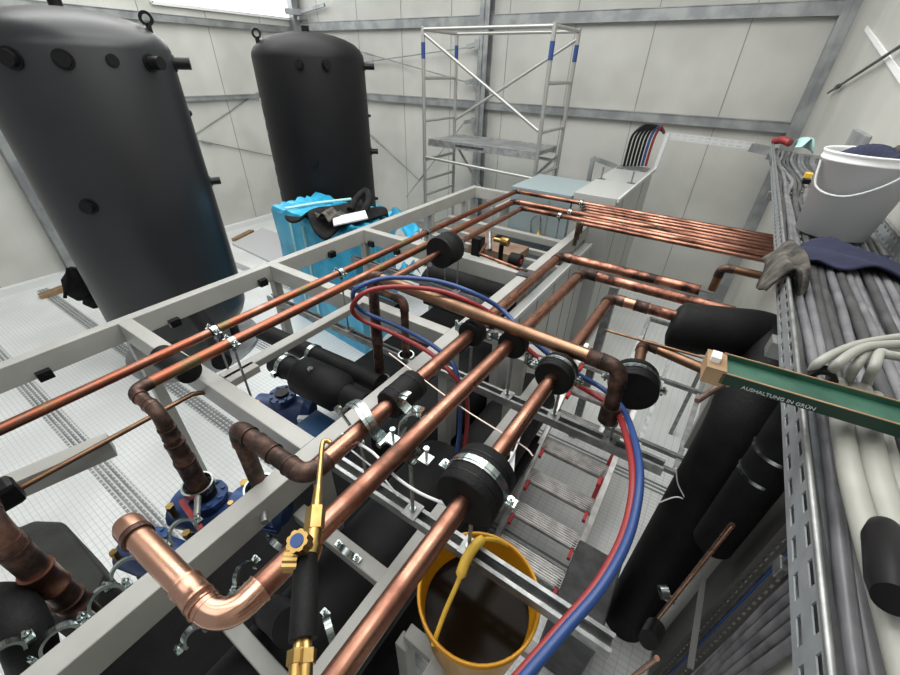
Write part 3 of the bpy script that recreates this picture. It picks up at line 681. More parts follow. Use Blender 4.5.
# ================================================================== YELLOW BUCKET
def bucket(name, c, r0, r1, h, m, label, liquid=None, handle=None, n=48, R=None):
    root = empty(name, c, label, 'bucket')
    prof = [(0, 0), (r0, 0), (r0+(r1-r0)*.95, h*.9), (r1, h*.9), (r1, h*.93), (r1*.985, h*.93), (r1*1.0, h*.985), (r1*1.02, h), (r1*1.0, h+.004), (r1*.965, h), (r1*.96, h*.97), (r0-.006, .006), (0, .006)]
    MB().lathe(prof, n, c, R).build('shell', m, root)
    if liquid:
        z = h*liquid; rr = r0+(r1-r0)*liquid-.008; MB().lathe([(0, z), (rr, z)], n, c, R).build('dark_liquid', 'liquid', root)
    return root
BC = V((-.212, .525, -1.66)); bk = bucket('bucket', BC, .142, .182, .36, 'yellow', 'yellow plastic bucket of dark liquid under the strut channel', .72)
hp = [PZ(433, 645, -1.34), PZ(445, 612, -1.27), PZ(458, 582, -1.2), PZ(467, 558, -1.17), PZ(480, 541, -1.17), PZ(495, 540, -1.2), PZ(507, 546, -1.31)]
sp = smooth_path(hp, 7); n_ = len(sp)
MB().tube(sp, [.007 if abs(i-n_*.52) > n_*.16 else .0155 for i in range(n_)], 8).build('handle', 'yellow_h', bk)
chan((-.42, .42, -1.69), (.0, .42, -1.69), .05, .05, 'rail'); chan((-.42, .62, -1.69), (.0, .62, -1.69), .05, .05, 'rail')
chan((-.42, .40, -1.72), (-.42, .40, FZ), .05, .05, 'post'); chan((.0, .62, -1.72), (.0, .62, FZ), .05, .05, 'post')

# ================================================================== BLACK INSULATED PIPES AND VESSELS
def insul(name, pts, r, label, rings=(), m='black', cat='insulated pipe'):
    root = empty(name, pts[0], label, cat)
    MB().tube(smooth_path(pts, 10), r, 32).build('foam_jacket', m, root)
    for c, d, rr in rings:
        g = MB().ring(c, d, rr-.001, rr+.006, .03); p = V(c)+V(d).normalized().cross(V((0, 0, 1))).normalized()*(rr+.012); g.box(p, (.03, .03, .03)); g.build('clamp_ring', 'zinc', root)
    return root
ri = empty('insulated_riser', (.37, 1.5, FZ), 'big black foam covered riser with a thick bend under the cable tray', 'insulated pipe')
MB().tube(smooth_path([(.005, 1.86, -.95), (.08, 1.86, -.95), (.22, 1.90, -.94), (.36, 1.94, -.94), (.415, 1.84, -.98), (.41, 1.68, -1.03)], 8), [.06, .085, .10, .108]+[.112]*37, 32).build('foam_bend', 'black', ri)
MB().tube(smooth_path([(.37, 1.66, -.98), (.37, 1.58, -1.03), (.372, 1.51, -1.14), (.372, 1.5, -1.4), (.372, 1.5, -1.9), (.372, 1.5, FZ)], 8), .128, 36).build('foam_jacket', 'black', ri)
r2 = empty('insulated_riser', (.42, 1.27, -1.5), 'shorter black foam riser with cut end, right of the big riser', 'insulated pipe')
MB().tube([(.42, 1.22, -.62), (.42, 1.27, -.75), (.42, 1.27, -1.50)], .068, 32).build('foam_jacket', 'black', r2)
for z in (-.97, -1.08):
    MB().ring((.42, 1.27, z), (0, 0, 1), .068, .071, .014, 28, 120, 230).build('clamp_ring', 'zinc', r2)
a = PX(720, 541, .385); b = PX(654, 623, .385); tag(MB().tube([a+V((0, 0, .1)), b], .0085, 12).build('copper_tube', 'cu_new'), 'bright thin copper tube coming out of the cut black foam', 'tube')
tag(MB().tube([PX(655, 628, .34), PX(648, 640, .30)], [.035, .03], 20).build('pipe_stub', 'blackg'), 'dark open pipe mouth under the bright copper tube', 'pipe end')
a = PX(657, 658, .3); b = PX(634, 676, .3); tag(MB().tube([a, b], .008, 12).build('copper_tube', 'cu_new'), 'short bright copper tube at the bottom edge near the strut end', 'tube')
br = empty('wall_bracket', PX(700, 620, .42), 'dark perforated hanging bracket beside the bright thin copper tube', 'bracket')
b_ = MB(); slotted(b_, PX(692, 655, .44), (PX(706, 560, .44)-PX(692, 655, .44)), (0, -1, 0), .30, .045, 1, .02, .04, .012); b_.build('slotted_strip', 'panelgrey', br, solid=.02)
q = MB(); c = PX(664, 592, .35); q.ring(c, (1, .6, .2), .02, .027, .03); q.cyl(c, c+V((.05, 0, 0)), .005, 8); q.box(c+V((.03, .0, -.03)), (.04, .02, .01)); q.build('hanger_clip', 'zinc', br)
# vessels under the big pipes
insul('insulated_vessel', [(-.74, -.55, -1.82), (-.72, .4, -1.80), (-.72, 1.15, -1.80)], .21, 'long black insulated vessel low under the shiny copper elbow', cat='vessel')
insul('insulated_vessel', [(-1.15, 1.2, -2.05), (-1.15, 1.8, -2.05), (-1.15, 2.4, -2.05)], .22, 'black insulated vessel low between the brown risers and main beam', cat='vessel')
insul('insulated_vessel', [(-.72, 1.3, -2.1), (-.72, 1.8, -2.1), (-.72, 2.3, -2.1)], .2, 'black insulated vessel deep below the two ring blocks', cat='vessel')
insul('insulated_pipe', [(-.60, .15, -1.30), (-.72, .16, -1.42), (-.86, .17, -1.62)], .05, 'short black foam pipe below the brass torch', cat='insulated pipe')
# silver couplings on the dark vessels
def cluster(p, ax, r, label):
    root = empty('pipe_coupling', p, label, 'coupling'); p = V(p); ax = V(ax).normalized(); s = ax.cross(V((0, 0, 1))).normalized()
    MB().ring(p, ax, r, r+.008, .022, 24, -30, 200).build('half_ring', 'zinc', root)
    for sg in (-1, 1):
        q = p+s*sg*(r+.018); b = MB().box(q, (.03, .02, .01)); b.hexa(q+V((0, 0, .0)), q+V((0, 0, .02)), .009); b.cyl(q-V((0, 0, .02)), q+V((0, 0, .03)), .0045, 8); b.build('lug_bolt', 'zinc', root)
for px, py, z, ax, r, lab in ((278, 545, -1.5, (0, 1, .3), .045, 'zinc coupling in the dark left of the torch valve'), (246, 575, -1.5, (1, .3, .5), .05, 'zinc coupling in the dark above the shiny elbow'), (236, 598, -1.45, (1, 0, .3), .03, 'small zinc coupling just above the shiny elbow'), (194, 636, -1.45, (1, 0, .3), .035, 'zinc coupling left under the shiny elbow'),
        (348, 552, -1.42, (0, 1, .4), .035, 'zinc hook coupling right of the torch'), (330, 630, -1.5, (.5, 1, 0), .05, 'zinc coupling right of the black torch handle'), (60, 640, -1.32, (1, 0, .2), .05, 'zinc coupling at the foot of the thick tarnished pipe'), (6, 655, -1.25, (1, 0, .2), .04, 'zinc coupling at the lower left corner'),
        (128, 572, -1.32, (1, 0, .6), .05, 'zinc coupling left of the new copper pipe'), (107, 600, -1.32, (1, 0, .6), .05, 'zinc coupling on the dark motor block'), (183, 532, -1.33, (1, 0, .6), .05, 'zinc coupling by the orange bracket')):
    cluster(PZ(px, py, z), ax, r*.72, lab)
# insulated pipes crossing x-direction left centre
insul('insulated_pipe', [PZ(162, 356, -1.15), PZ(190, 372, -1.15)], .055, 'black foam pipe stub below the leftmost copper pipe')
insul('insulated_pipe', [PZ(196, 362, -1.5), PZ(178, 372, -1.45)], .03, 'thin black pipe stub beside the larger stub')
q1 = PZ(262, 331, -1.50); q2 = PZ(380, 384, -1.50); dd = (q2-q1).normalized()
insul('insulated_pipe', [q1, q1.lerp(q2, .5), q2], .058, 'straight black foam pipe behind the thick black valve body', rings=[(q1.lerp(q2, .48), dd, .059)])
q3 = PZ(276, 362, -1.46); q4 = PZ(366, 405, -1.46); d4 = (q4-q3).normalized()
vlv = insul('insulated_valve', [q3, q3.lerp(q4, .5), q4], .066, 'thick black foam covered valve with a bulging collar, in front of the straight foam pipe', rings=[(q3.lerp(q4, .12), d4, .067)], cat='valve')
k1 = q3.lerp(q4, .26); k2 = q3.lerp(q4, .80)
MB().tube([k1, k1+d4*.05, k2-d4*.05, k2], [.07, .112, .112, .07], 12).build('foam_collar', 'black', vlv)
MB().cyl(q3.lerp(q4, .5)+V((0, -.03, .10)), q3.lerp(q4, .5)+V((0, -.03, .118)), .016, 8).build('valve_stem', 'zinc', vlv)
tag(MB().tube(smooth_path([PZ(330, 470, -1.5), PZ(322, 462, -1.45)]), .02, 12).build('cable_gland', 'blackg'), 'small black gland beside the torch tip', 'gland')
insul('insulated_pipe', [PZ(195, 312, -1.9), PZ(215, 340, -1.9), PZ(222, 362, -1.9)], .07, 'short upright black foam pipe under the near tank', rings=())
insul('insulated_vessel', [(-2.35, 1.95, -1.55), (-2.0, 1.95, -1.55), (-1.75, 1.95, -1.55)], .07, 'short black foam pipe beyond the second cross beam')
insul('insulated_vessel', [(-1.95, 2.75, -1.6), (-1.5, 2.75, -1.6), (-1.1, 2.75, -1.6)], .14, 'black insulated vessel beyond the third cross beam', cat='vessel')
insul('insulated_vessel', [(-2.3, 3.1, -1.9), (-1.8, 3.1, -1.9), (-1.2, 3.1, -1.9)], .16, 'black insulated vessel in the farthest bay', cat='vessel')

# ================================================================== COMPRESSORS
def compressor(c, s, label, rz=0, head=True):
    c = V(c); root = empty('compressor', c-V((0, 0, .22*s)), label, 'compressor'); R = Matrix.Rotation(rz, 3, 'Z')
    def T(p): return c+R @ (V(p)*s)
    b = MB(); b.cyl(T((-.22, 0, -.06)), T((.16, 0, -.06)), .12*s, 28); b.tube([T((.16, 0, -.06)), T((.21, 0, -.06))], [.12*s, .09*s], 28); b.box(T((0, 0, -.2)), (.3*s, .2*s, .04*s), R); b.build('housing', 'blue_paint', root, .003)
    h = MB(); h.cyl(T((0, 0, .02)), T((0, 0, .10)), .085*s, 24); h.cyl(T((0, 0, .085)), T((0, 0, .115)), .10*s, 12, smooth=False); h.build('cylinder_head', 'blue_paint', root, .003)
    for k in range(8):
        a = k*pi/4; p = T((cos(a)*.08, sin(a)*.08, .115)); MB().hexa(p, p+V((0, 0, .012*s)), .012*s).build('bolt', 'blue_plate', root)
    f = MB().cyl(T((0, 0, .115)), T((0, 0, .135)), .05*s, 20); f.build('flange', 'blackg', root)
    for p, r in (((.16, .1, .04), .02), ((-.15, -.1, .02), .018)):
        v = MB().cyl(T(p), T((p[0], p[1], p[2]+.07)), r*s, 12); v.hexa(T((p[0], p[1], p[2]+.07)), T((p[0], p[1], p[2]+.095)), r*1.2*s); v.build('service_valve', 'brass', root)
    return root
compressor((-1.35, .28, -1.56), .75, 'blue compressor under the dark bent end of the second left pipe', .4)
compressor((-1.08, .36, -1.40), .5, 'blue compressor under the dark bend beside the main beam', .4)
compressor((-1.27, .05, -1.48), .62, 'blue compressor left of the new copper pipe cap', .3)
compressor(PZ(285, 405, -1.75), .8, 'blue compressor seen between the strut and the black valve body', .5)
tag(MB().box(PZ(325, 438, -1.72), (.34, .2, .10), Matrix.Rotation(-.0, 3, 'Z')).build('terminal_cover', 'blue_plate', None, .01), 'flat dark blue cover plate beside the black valve body', 'cover')
pc = PZ(344, 427, -1.67)
tag(MB().ring(pc, (0, 0, 1), .012, .017, .003, 6).build('hexagon_badge', 'label'), 'small pale hexagon outline badge on the flat blue cover', 'badge')
tag(MB().box(PZ(306, 419, -1.69), (.09, .03, .03), Matrix.Rotation(.6, 3, 'Z')).build('white_bracket', 'white'), 'small white bracket at the edge of the flat blue cover', 'bracket')
def flange_ring(c, r, label):
    root = empty('flange_clamp', c, label, 'clamp'); MB().ring(c, (0, 0, 1), r, r+.007, .03, 32).build('band', 'zinc', root)
    MB().cyl(V(c)-V((0, 0, .05)), V(c)-V((0, 0, .01)), r-.003, 24).build('rubber_insert', 'black', root)
    d = V((.85, -.5, 0)).normalized(); MB().cyl(V(c)+d*r, V(c)+d*(r+.09), .012, 12).build('spigot', 'galv', root)
flange_ring(V((-1.36, .27, -1.41)), .052, 'zinc flange clamp where the second left pipe meets its compressor')
flange_ring(V((-1.02, .36, -1.26)), .05, 'zinc flange clamp where the dark bend meets its compressor')
flange_ring(V((c1.x, c1.y-.015, -1.53)), .05, 'zinc flange clamp at the foot of the thick brown riser')
flange_ring(V((-1.065, 1.24, -1.23)), .035, 'zinc flange clamp at the foot of the smaller brown riser')
tag(MB().beam(PZ(182, 502, -1.45), PZ(202, 531, -1.45), .02, .03).build('orange_bracket', 'red_hose'), 'small orange red bracket beside the left compressor', 'bracket')
# dark motor block lower left
mb = MB(); 
top = [PZ(8, 530, -1.62), PZ(34, 519, -1.62), PZ(62, 520, -1.62), PZ(104, 573, -1.62), PZ(92, 606, -1.62), PZ(40, 620, -1.62)]
bot = [v-V((0, 0, .35)) for v in top]; n = len(top)
mb.add(top+bot, [tuple(range(n)), tuple(range(2*n-1, n-1, -1))]+[(i, (i+1) % n, n+(i+1) % n, n+i) for i in range(n)])
tag(mb.build('foam_cover', mat('dark_foam_cover', (.035, .037, .033), .8, 0, (.028, .03, .026), 6, bump=.2, bscale=50), None, .02), 'dark grey foam cover with a chamfered edge behind the tarnished pipe', 'cover')
insul('insulated_pipe', [PZ(-15, 605, -1.25), PZ(10, 608, -1.25), PZ(28, 640, -1.3), PZ(36, 668, -1.45)], .055, 'black foam elbow pipe at the lower left corner')

# ================================================================== BLUE CRATE, JACKET, PAPERS
def crate():
    # plan: front-left vertical edge near px (277,256)-(272,203)
    zt = -1.35
    A = PZ(272, 206, zt); B = PZ(316, 194, zt); C = PZ(392, 214, zt); D = PZ(352, 236, zt)
    root = empty('wrapped_crate', V(((A.x+C.x)/2, (A.y+C.y)/2, FZ)), 'large crate wrapped in bright blue film in front of the far tank', 'crate')
    n = 14; vs = []; fs = []; rnd = random.Random(3)
    rings = [(0.0, 1.0), (.03, 1.03), (.3, 1.01), (.6, 1.03), (.9, 1.0), (1.0, .98)]
    ctr = (A+B+C+D)/4; base = [A, B, C, D]; loop = []
    for i in range(4):
        for k in range(n): loop.append(base[i].lerp(base[(i+1) % 4], k/n))
    N = len(loop)
    for (t, s) in rings:
        for p in loop:
            q = ctr+(p-ctr)*(s+rnd.uniform(-.012, .012)); q.z = zt+(FZ-zt)*t+(rnd.uniform(-.02, .03) if t == 0 else 0); vs.append(q)
    for i in range(len(rings)-1):
        for k in range(N): fs.append((i*N+k, i*N+(k+1) % N, (i+1)*N+(k+1) % N, (i+1)*N+k))
    vs.append(ctr+V((0, 0, .03))); c = len(vs)-1
    for k in range(N): fs.append((k, (k+1) % N, c))
    MB().add(vs, fs, False).build('film_wrap', 'film', root)
    def strip(a, b, w):
        MB().tube([a, a.lerp(b, .5)+V((0, 0, .01)), b], w, 6).build('tape_strip', 'film_pale', root)
    e1 = A.lerp(D, .25); e2 = A.lerp(D, .42)
    for e in (e1, e2):
        out = (e-ctr)*.035; strip(e+out+V((0, 0, -.1)), V((e.x, e.y, FZ+.1))+out, .015)
    strip(A.lerp(D, .2)+V((0, 0, .03)), B.lerp(C, .5)+V((0, 0, .05)), .015)
    return A, B, C, D, ctr
A, B, C, D, ctr = crate()
j = crumple('jacket', PZ(340, 212, -1.27), (.62, .75), .06, 'cloth', 5, 22, .05, thick=.02, rotz=-.15); tag(j, 'crumpled black jacket lying on the blue wrapped crate', 'jacket')
mb = MB(); mb.tube(smooth_path([PZ(350, 210, -1.22), PZ(357, 198, -1.15), PZ(366, 191, -1.1), PZ(369, 200, -1.15), PZ(364, 212, -1.22)]), .035, 10); tag(mb.build('bag_strap', 'cloth'), 'black strap loop standing up from the jacket', 'strap')
p = PZ(350, 218, -1.20); tag(MB().box(p, (.24, .32, .012), Matrix.Rotation(-.7, 3, 'Z') @ Matrix.Rotation(.15, 3, 'X')).build('paper_stack', 'paper'), 'white sheets of paper lying on the black jacket', 'paper')
p = PZ(330, 213, -1.20); tag(crumple('grey_cloth', p, (.22, .22), .03, 'rag', 9, 10, .02), 'small grey cloth on the jacket beside the papers', 'cloth')
f = crumple('blue_film_scrap', PZ(404, 228, -1.75), (.42, .4), .10, 'film', 12, 16, .05); tag(f, 'crumpled blue film between the frame beams, far bay', 'film')
f = crumple('blue_film_scrap', PZ(380, 212, -2.2), (.7, .5), .12, 'film', 15, 16, .05); tag(f, 'blue film scrap behind the left frame beam, right of the crate', 'film')
f = crumple('blue_film_scrap', PZ(408, 266, -2.2), (.25, .22), .06, 'film', 21, 12, .05); tag(f, 'small blue film scrap deep under the third left pipe', 'film')
tag(MB().box((-2.25, 3.95, -1.75), (.55, .7, .35)).build('cardboard_box', 'card', None, .01), 'brown cardboard box in the farthest bay of the frame', 'box')
tag(MB().box((-1.6, 3.3, -1.45), (.5, .3, .10)).build('brown_board', 'card'), 'flat brown board lying under the far copper pipes', 'board')

# ---- small valve assembly far bay
va = empty('valve_assembly', (-1.25, 2.95, -1.4), 'brass regulator with dark gauge in the far bay behind the foam block', 'valve')
b = MB(); p = PZ(502, 241, -1.15); b.cyl(p, p+V((.06, 0, 0)), .035, 12, smooth=False); b.cyl(p-V((.07, 0, 0)), p, .018, 12); b.build('brass_body', 'brass', va)
b = MB(); b.cyl(p+V((.0, 0, -.03)), p+V((0, 0, -.25)), .02); b.build('lower_stem', 'blackg', va)
p = PZ(515, 260, -1.25); MB().cyl(p-V((.04, 0, .0)), p+V((.05, 0, 0)), .055, 20).build('gauge_housing', 'black', va)
MB().cyl(p+V((.05, 0, 0)), p+V((.055, 0, 0)), .02, 12).build('red_button', 'red', va)
copper_run('copper_tube', 'thin copper tube bent behind the third cross beam', [PZ(486, 244, -1.19), PZ(480, 254, -1.19), PZ(527, 272, -1.19)], .012, 'cu_far', 'cu_far', bend=1.6, joints=False)
q = empty('solenoid_valve', PZ(475, 243, -1.3), 'black solenoid valve just right of the far foam block', 'valve')
MB().box(PZ(478, 246, -1.25), (.09, .09, .16)).build('coil', 'blackg', q, .01); MB().cyl(PZ(490, 232, -1.25), PZ(490, 250, -1.35), .018).build('stem', 'galv', q)
for px, py, lab in ((485, 285, 'left'), (494, 287, 'right')):
    p = PZ(px, py, -1.55); mb = MB(); mb.hexa(p, p+V((0, 0, .03)), .03); tag(mb.build('wing_nut', 'zinc'), 'small bright zinc nut, %s of the pair in the dark far bay' % lab, 'nut')
tag(MB().bb((-1.75, 2.28, -1.62), (-1.05, 2.40, -1.42)).build('black_duct', 'black', None, .01), 'flat black duct directly in front of the third cross beam', 'duct')

# ================================================================== CABINETS
cb = empty('control_cabinet', (-.95, 4.6, FZ), 'tall pale grey control cabinet row behind the copper bundle', 'cabinet')
CT = -.95
MB().bb((-1.155, 3.90, FZ), (-.76, 4.62, CT)).build('cabinet_body', 'cab', cb, .004); MB().bb((-1.155, 4.625, FZ), (-.76, 5.62, CT)).build('cabinet_body', 'cab', cb, .004)
MB().bb((-.755, 3.90, CT-.03), (-.735, 5.62, CT+.005)).build('edge_strip', 'label', cb)
for y in (4.2, 5.1): MB().bb((-.76, y, FZ+.1), (-.757, y+.012, CT-.04)).build('door_seam', 'seam', cb)
for x, y in ((-1.11, 4.62), (-.80, 4.62)):
    e = MB(); e.bb((x-.04, y-.02, CT), (x+.04, y+.02, CT+.008)); e.bb((x-.005, y-.02, CT), (x+.005, y+.02, CT+.12)); e.build('lifting_lug', 'galv', cb)
MB().bb((-1.13, 5.30, CT), (-.79, 5.55, CT+.012)).build('gland_plate', 'galv', cb)
cb2 = empty('control_cabinet', (-1.5, 4.25, FZ), 'blue grey cabinet left of the tall pale cabinet row', 'cabinet')
MB().bb((-1.80, 3.88, FZ), (-1.165, 4.60, -.985)).build('cabinet_body', 'cab_blue', cb2, .004); MB().bb((-1.38, 3.874, FZ), (-1.37, 3.88, -1.0)).build('door_seam', 'seam', cb2)
h = MB(); p = PY(531, 232, 3.87); h.tube(smooth_path([p, p+V((.01, -.05, .14)), p+V((.09, -.05, .20)), p+V((.10, 0, .02))], 6), .008, 8); h.build('door_handle', 'galv', cb2)
p = PY(538, 236, 3.86); tag(MB().lathe([(0.03, 0), (.0, .07)], 3, p).build('warning_sign', 'yellow_h'), 'tiny yellow warning triangle on the blue grey cabinet', 'sign')
lc = empty('side_cabinet', (-.9, 2.9, FZ), 'grey cabinet with vertical seams under the right main beam', 'cabinet')
MB().bb((-.925, 1.95, FZ), (-.86, 3.78, -1.36)).build('cabinet_body', 'cab', lc, .004)
MB().bb((-.862, 1.95, -1.39), (-.852, 3.78, -1.355)).build('edge_strip', 'label', lc)
for y in (2.2, 2.5, 2.85, 3.2, 3.5): MB().bb((-.862, y, FZ+.05), (-.857, y+.012, -1.40)).build('door_seam', 'seam', lc)
# tilted open frame at the cabinet rear
f = MB(); q = [PY(588, 184, 5.66), PY(593, 158, 5.66), PY(617, 167, 5.66), PY(610, 176, 5.66)]
for i in range(3): f.beam(q[i], q[i+1], .04, .05)
tag(f.build('cabinet_door', 'galv_dull'), 'open grey door frame at the far end of the cabinet row', 'door')
# black cables up out of cabinet
for k in range(7):
    m_ = 'blackg' if k < 5 else ('blue_hose' if k == 5 else 'red_hose')
    a = PZ(624+3.6*k, 166, CT+.01); e = PY(664, 131+.4*k, 5.75)
    pts = [a, a+V((-.0, 0, .18)), a+V((.01, .02, .34)), a.lerp(e, .25)+V((.02, 0, .34)), a.lerp(e, .6)+V((0, 0, .20)), e]
    nm = ['leftmost black cable', 'second black cable', 'third black cable', 'fourth black cable', 'fifth black cable', 'dark blue cable', 'reddish brown cable'][k]
    tag(MB().tube(smooth_path(pts, 6), .015, 10).build('power_cable', m_), nm+' rising from the cabinet top in an arc', 'cable', 'cables rising from the cabinet')
# mesh tray on stand going right
def mesh_tray(a, b, label, m='label'):
    a = V(a); b = V(b); L = (b-a).length; u = (b-a).normalized(); mb = MB()
    slotted(mb, a, u, (0, 0, 1), L, .075, 2, .05, .03, .014); slotted(mb, a, u, V((0, 1, 0)), L, .15, 3, .05, .03, .014)
    root = empty('perforated_tray', a, label, 'cable tray'); mb.build('perforated_sheet', m, root, solid=.002); return root
mt = mesh_tray(PY(665, 139, 5.8), PY(752, 150, 5.8), 'white perforated cable tray running from the cabinet towards the corner')
MB().beam(PY(654, 172, 5.6), PY(668, 134, 5.6), .045, .04).build('tray_post', 'label', mt)
tag(MB().beam(PY(750, 147, 5.8), PY(777, 153, 5.8), .10, .08).build('duct_sleeve', 'galv_dull'), 'short dull grey sleeve joining the white tray and the long cable tray', 'sleeve')

# ================================================================== CABLE TRAY (long, right)
TX0, TX1, TT, TB = .211, .524, -.415, -.475
ct = empty('cable_tray', (.37, 2.0, TB), 'long galvanised perforated cable tray full of cables at the right', 'cable tray')
mb = MB(); slotted(mb, (TX0, -.35, TB), (0, 1, 0), (0, 0, 1), 4.5, TT-TB, 2, .032, .018, .010); mb.build('side_rail', 'tray', ct, solid=.0018)
mb = MB(); slotted(mb, (TX1, -.35, TB), (0, 1, 0), (0, 0, 1), 4.5, TT-TB, 2, .032, .018, .010); mb.build('side_rail', 'tray', ct, solid=.0018)
mb = MB(); slotted(mb, (TX0, -.35, TB), (0, 1, 0), (1, 0, 0), 4.5, TX1-TX0, 6, .04, .03, .012); mb.build('perforated_base', 'tray', ct, solid=.0018)
mb = MB()
for x in (TX0, TX1): mb.cyl((x, -.35, TT), (x, 4.15, TT), .004, 8)
mb.build('rolled_edge', 'galv', ct)
for y in (1.0, 2.6, 4.0): MB().bb((TX0-.01, y-.02, TB-.04), (XR, y+.02, TB-.002)).build('support_bracket', 'galv', ct)
rnd = random.Random(11)
def cable(pts, r, m, label): return tag(MB().tube(smooth_path(pts, 6), r, 10).build('cable', m), label, 'cable', 'cables lying in the long tray')
names = ['first', 'second', 'third', 'fourth', 'fifth', 'sixth', 'seventh', 'eighth', 'ninth', 'tenth', 'eleventh', 'twelfth', 'thirteenth', 'fourteenth']
xs = [.232, .253, .272, .292, .312, .333, .354, .374, .394, .413, .433, .452, .472, .492]
for k, x in enumerate(xs):
    near_white = False
    r = .0095 if k % 3 else .0105
    m_ = 'dark_cable' if k in (0, 3, 4, 6, 9, 12) else 'grey_cable'
    y0 = -.3; y1 = 4.1-.03*k
    pts = [(x+rnd.uniform(-.006, .006), y0+(y1-y0)*t/14, TB+.014+r*0+rnd.uniform(0, .006)) for t in range(15)]
    pts = [V(p)+V((.018*sin(p[1]*5.0) if p[1] > 2.3 else 0, 0, 0)) for p in pts]
    if near_white: pts = [p for p in pts if p.y < 1.3]
    cable(pts, r, m_, names[k]+' cable from the left rim of the long tray, '+('white' if near_white else ('dark' if m_ == 'dark_cable' else 'grey'))+' sheath')
# looped white cables
for k in range(4):
    z = -.36+.012*(k % 2)
    pts = [PZ(818+16*k, 395+4*k, -.42), PZ(812+18*k, 376+3*k, -.40), PZ(820+18*k, 362+2*k, z), PZ(850+10*k, 347+2*k, z), PZ(880+3*k, 340+5*k, z), PZ(925, 334+9*k, z)]
    tag(MB().tube(smooth_path(pts, 6), .0068, 12).build('white_cable', 'white_cable'), ['outermost', 'second', 'third', 'innermost'][k]+' white cable of the loop above the green bar', 'cable', 'looped white cables')
tag(MB().ring(PZ(822, 378, -.385), (0, 1, 0), .012, .018, .02, 12).build('cable_tie', 'blackg'), 'black tie holding the white cable loop by the tray rim', 'cable tie')
# white cables bunch hanging down the tray at the front
for k, (x, r) in enumerate(((.256, .013), (.283, .016), (.303, .009))):
    pts = [V((x, .75, TT+.01)), V((x-.004, .55, TT+.004)), V((x+.004, .3, TT+.008)), V((x+.01, .0, TT+.006)), V((x+.01, -.25, TT+.006))]
    tag(MB().tube(smooth_path(pts, 6), r, 14).build('white_cable', 'white_cable'), ['left', 'thick middle', 'thin right'][k]+' white cable lying on top of the near tray end', 'cable', 'white cables on the near tray')
tag(MB().tube([PZ(884, 528, -.385), PZ(886, 540, -.38), PZ(892, 585, -.375), PZ(894, 600, -.37)], [.013, .018, .018, .015], 24).build('round_connector', 'blackg'), 'dark ribbed round connector at the right picture edge', 'connector')
# dark duct parts right under tray
# things in the tray
bw = bucket('bucket', V((.36, 1.84, -.44)), .098, .126, .25, 'white', 'white plastic bucket standing in the long cable tray', None, R=None)
h = MB(); c = V((.36, 1.84, -.20)); pts = [c+V((-.125, -.03, -.02)), c+V((-.11, -.08, -.09)), c+V((-.04, -.13, -.10)), c+V((.04, -.135, -.05)), c+V((.09, -.105, .015))]
h.tube(smooth_path(pts, 6), .0035, 8); h.build('wire_handle', 'label', bw)
h = MB(); h.cyl(c+V((.09, -.10, .015)), c+V((.092, -.12, .015)), .012, 12); h.build('handle_boss', 'white', bw)
f = crumple('bucket_cloth', V((.355, 1.84, -.20)), (.14, .14), .03, 'navy', 31, 12, .02, thick=.004); tag(f, 'dark purple cloth sticking out of the white bucket', 'cloth')
f = crumple('bucket_cloth', V((.43, 1.87, -.19)), (.06, .10), .03, 'rag', 37, 12, .02, thick=.004); tag(f, 'brownish rag at the right side inside the white bucket', 'cloth')
f = crumple('navy_rag', V((.37, 1.55, -.425)), (.24, .20), .022, 'navy', 41, 22, .02, thick=.006, rotz=.1); tag(f, 'dark navy rag lying on the cables in front of the white bucket', 'rag')
f = crumple('grey_rag', PZ(794, 258, -.395), (.085, .26), .034, 'rag', 51, 26, .07, thick=.006, rotz=.0); tag(f, 'dirty grey rag draped over the left rim of the long tray', 'rag')
# clutter at far end of tray
tag(MB().tube(smooth_path([PZ(775, 141, -.40), PZ(783, 140, -.38), PZ(790, 143, -.39)]), .025, 10).build('orange_connector', 'red_hose'), 'orange red connector at the far end of the long tray', 'connector')
tag(crumple('plastic_bag', PZ(806, 142, -.38), (.10, .22), .03, 'film_pale', 61, 12, .02), 'crumpled clear bluish bag at the far end of the long tray', 'bag')
pl_ = empty('pliers', PZ(808, 178, -.43), 'small dark pliers with yellow handle on the cables left of the white bucket', 'tool'); MB().box(PZ(808, 176, -.42), (.03, .05, .03)).build('handle', 'yellow_h', pl_); MB().box(PZ(806, 181, -.42), (.03, .05, .02)).build('jaws', 'blackg', pl_)
# green bar
gp = empty('green_level_bar', PZ(722, 372, -.36), 'worn green metal bar lying across the cable tray rim', 'bar')
a = PZ(722, 366, -.36); b = PZ(930, 426, -.36); d = (b-a).normalized(); s = d.cross(V((0, 0, 1))).normalized()
W = .023; Hh = .030
def gbox(off0, off1, z0, z1, a_=a, b_=b):
    p = [a_+s*off0, a_+s*off1, b_+s*off1, b_+s*off0]; return MB().add([q+V((0, 0, z0)) for q in p]+[q+V((0, 0, z1)) for q in p], [(3, 2, 1, 0), (4, 5, 6, 7), (0, 1, 5, 4), (1, 2, 6, 5), (2, 3, 7, 6), (3, 0, 4, 7)])
gbox(-W, W, -.004, .0).build('web', 'green', gp); gbox(-W-.002, -W, -.014, .008).build('rail', 'green', gp); gbox(W, W+.003, -.014, .004).build('rail', 'green_shaded', gp)
gbox(-W-.0022, -W-.0002, .008, .0095).build('worn_edge', 'wood', gp); gbox(W+.0002, W+.0028, .004, .0052).build('worn_edge', 'wood', gp)
e_ = gbox(-W-.002, W+.003, -.02, .008, a-d*.022, a+d*.004); e_.build('end_block', 'wood', gp)
MB().box(a-d*.012+V((0, 0, .012)), (.012, .02, .01)).build('white_plug', 'white', gp)
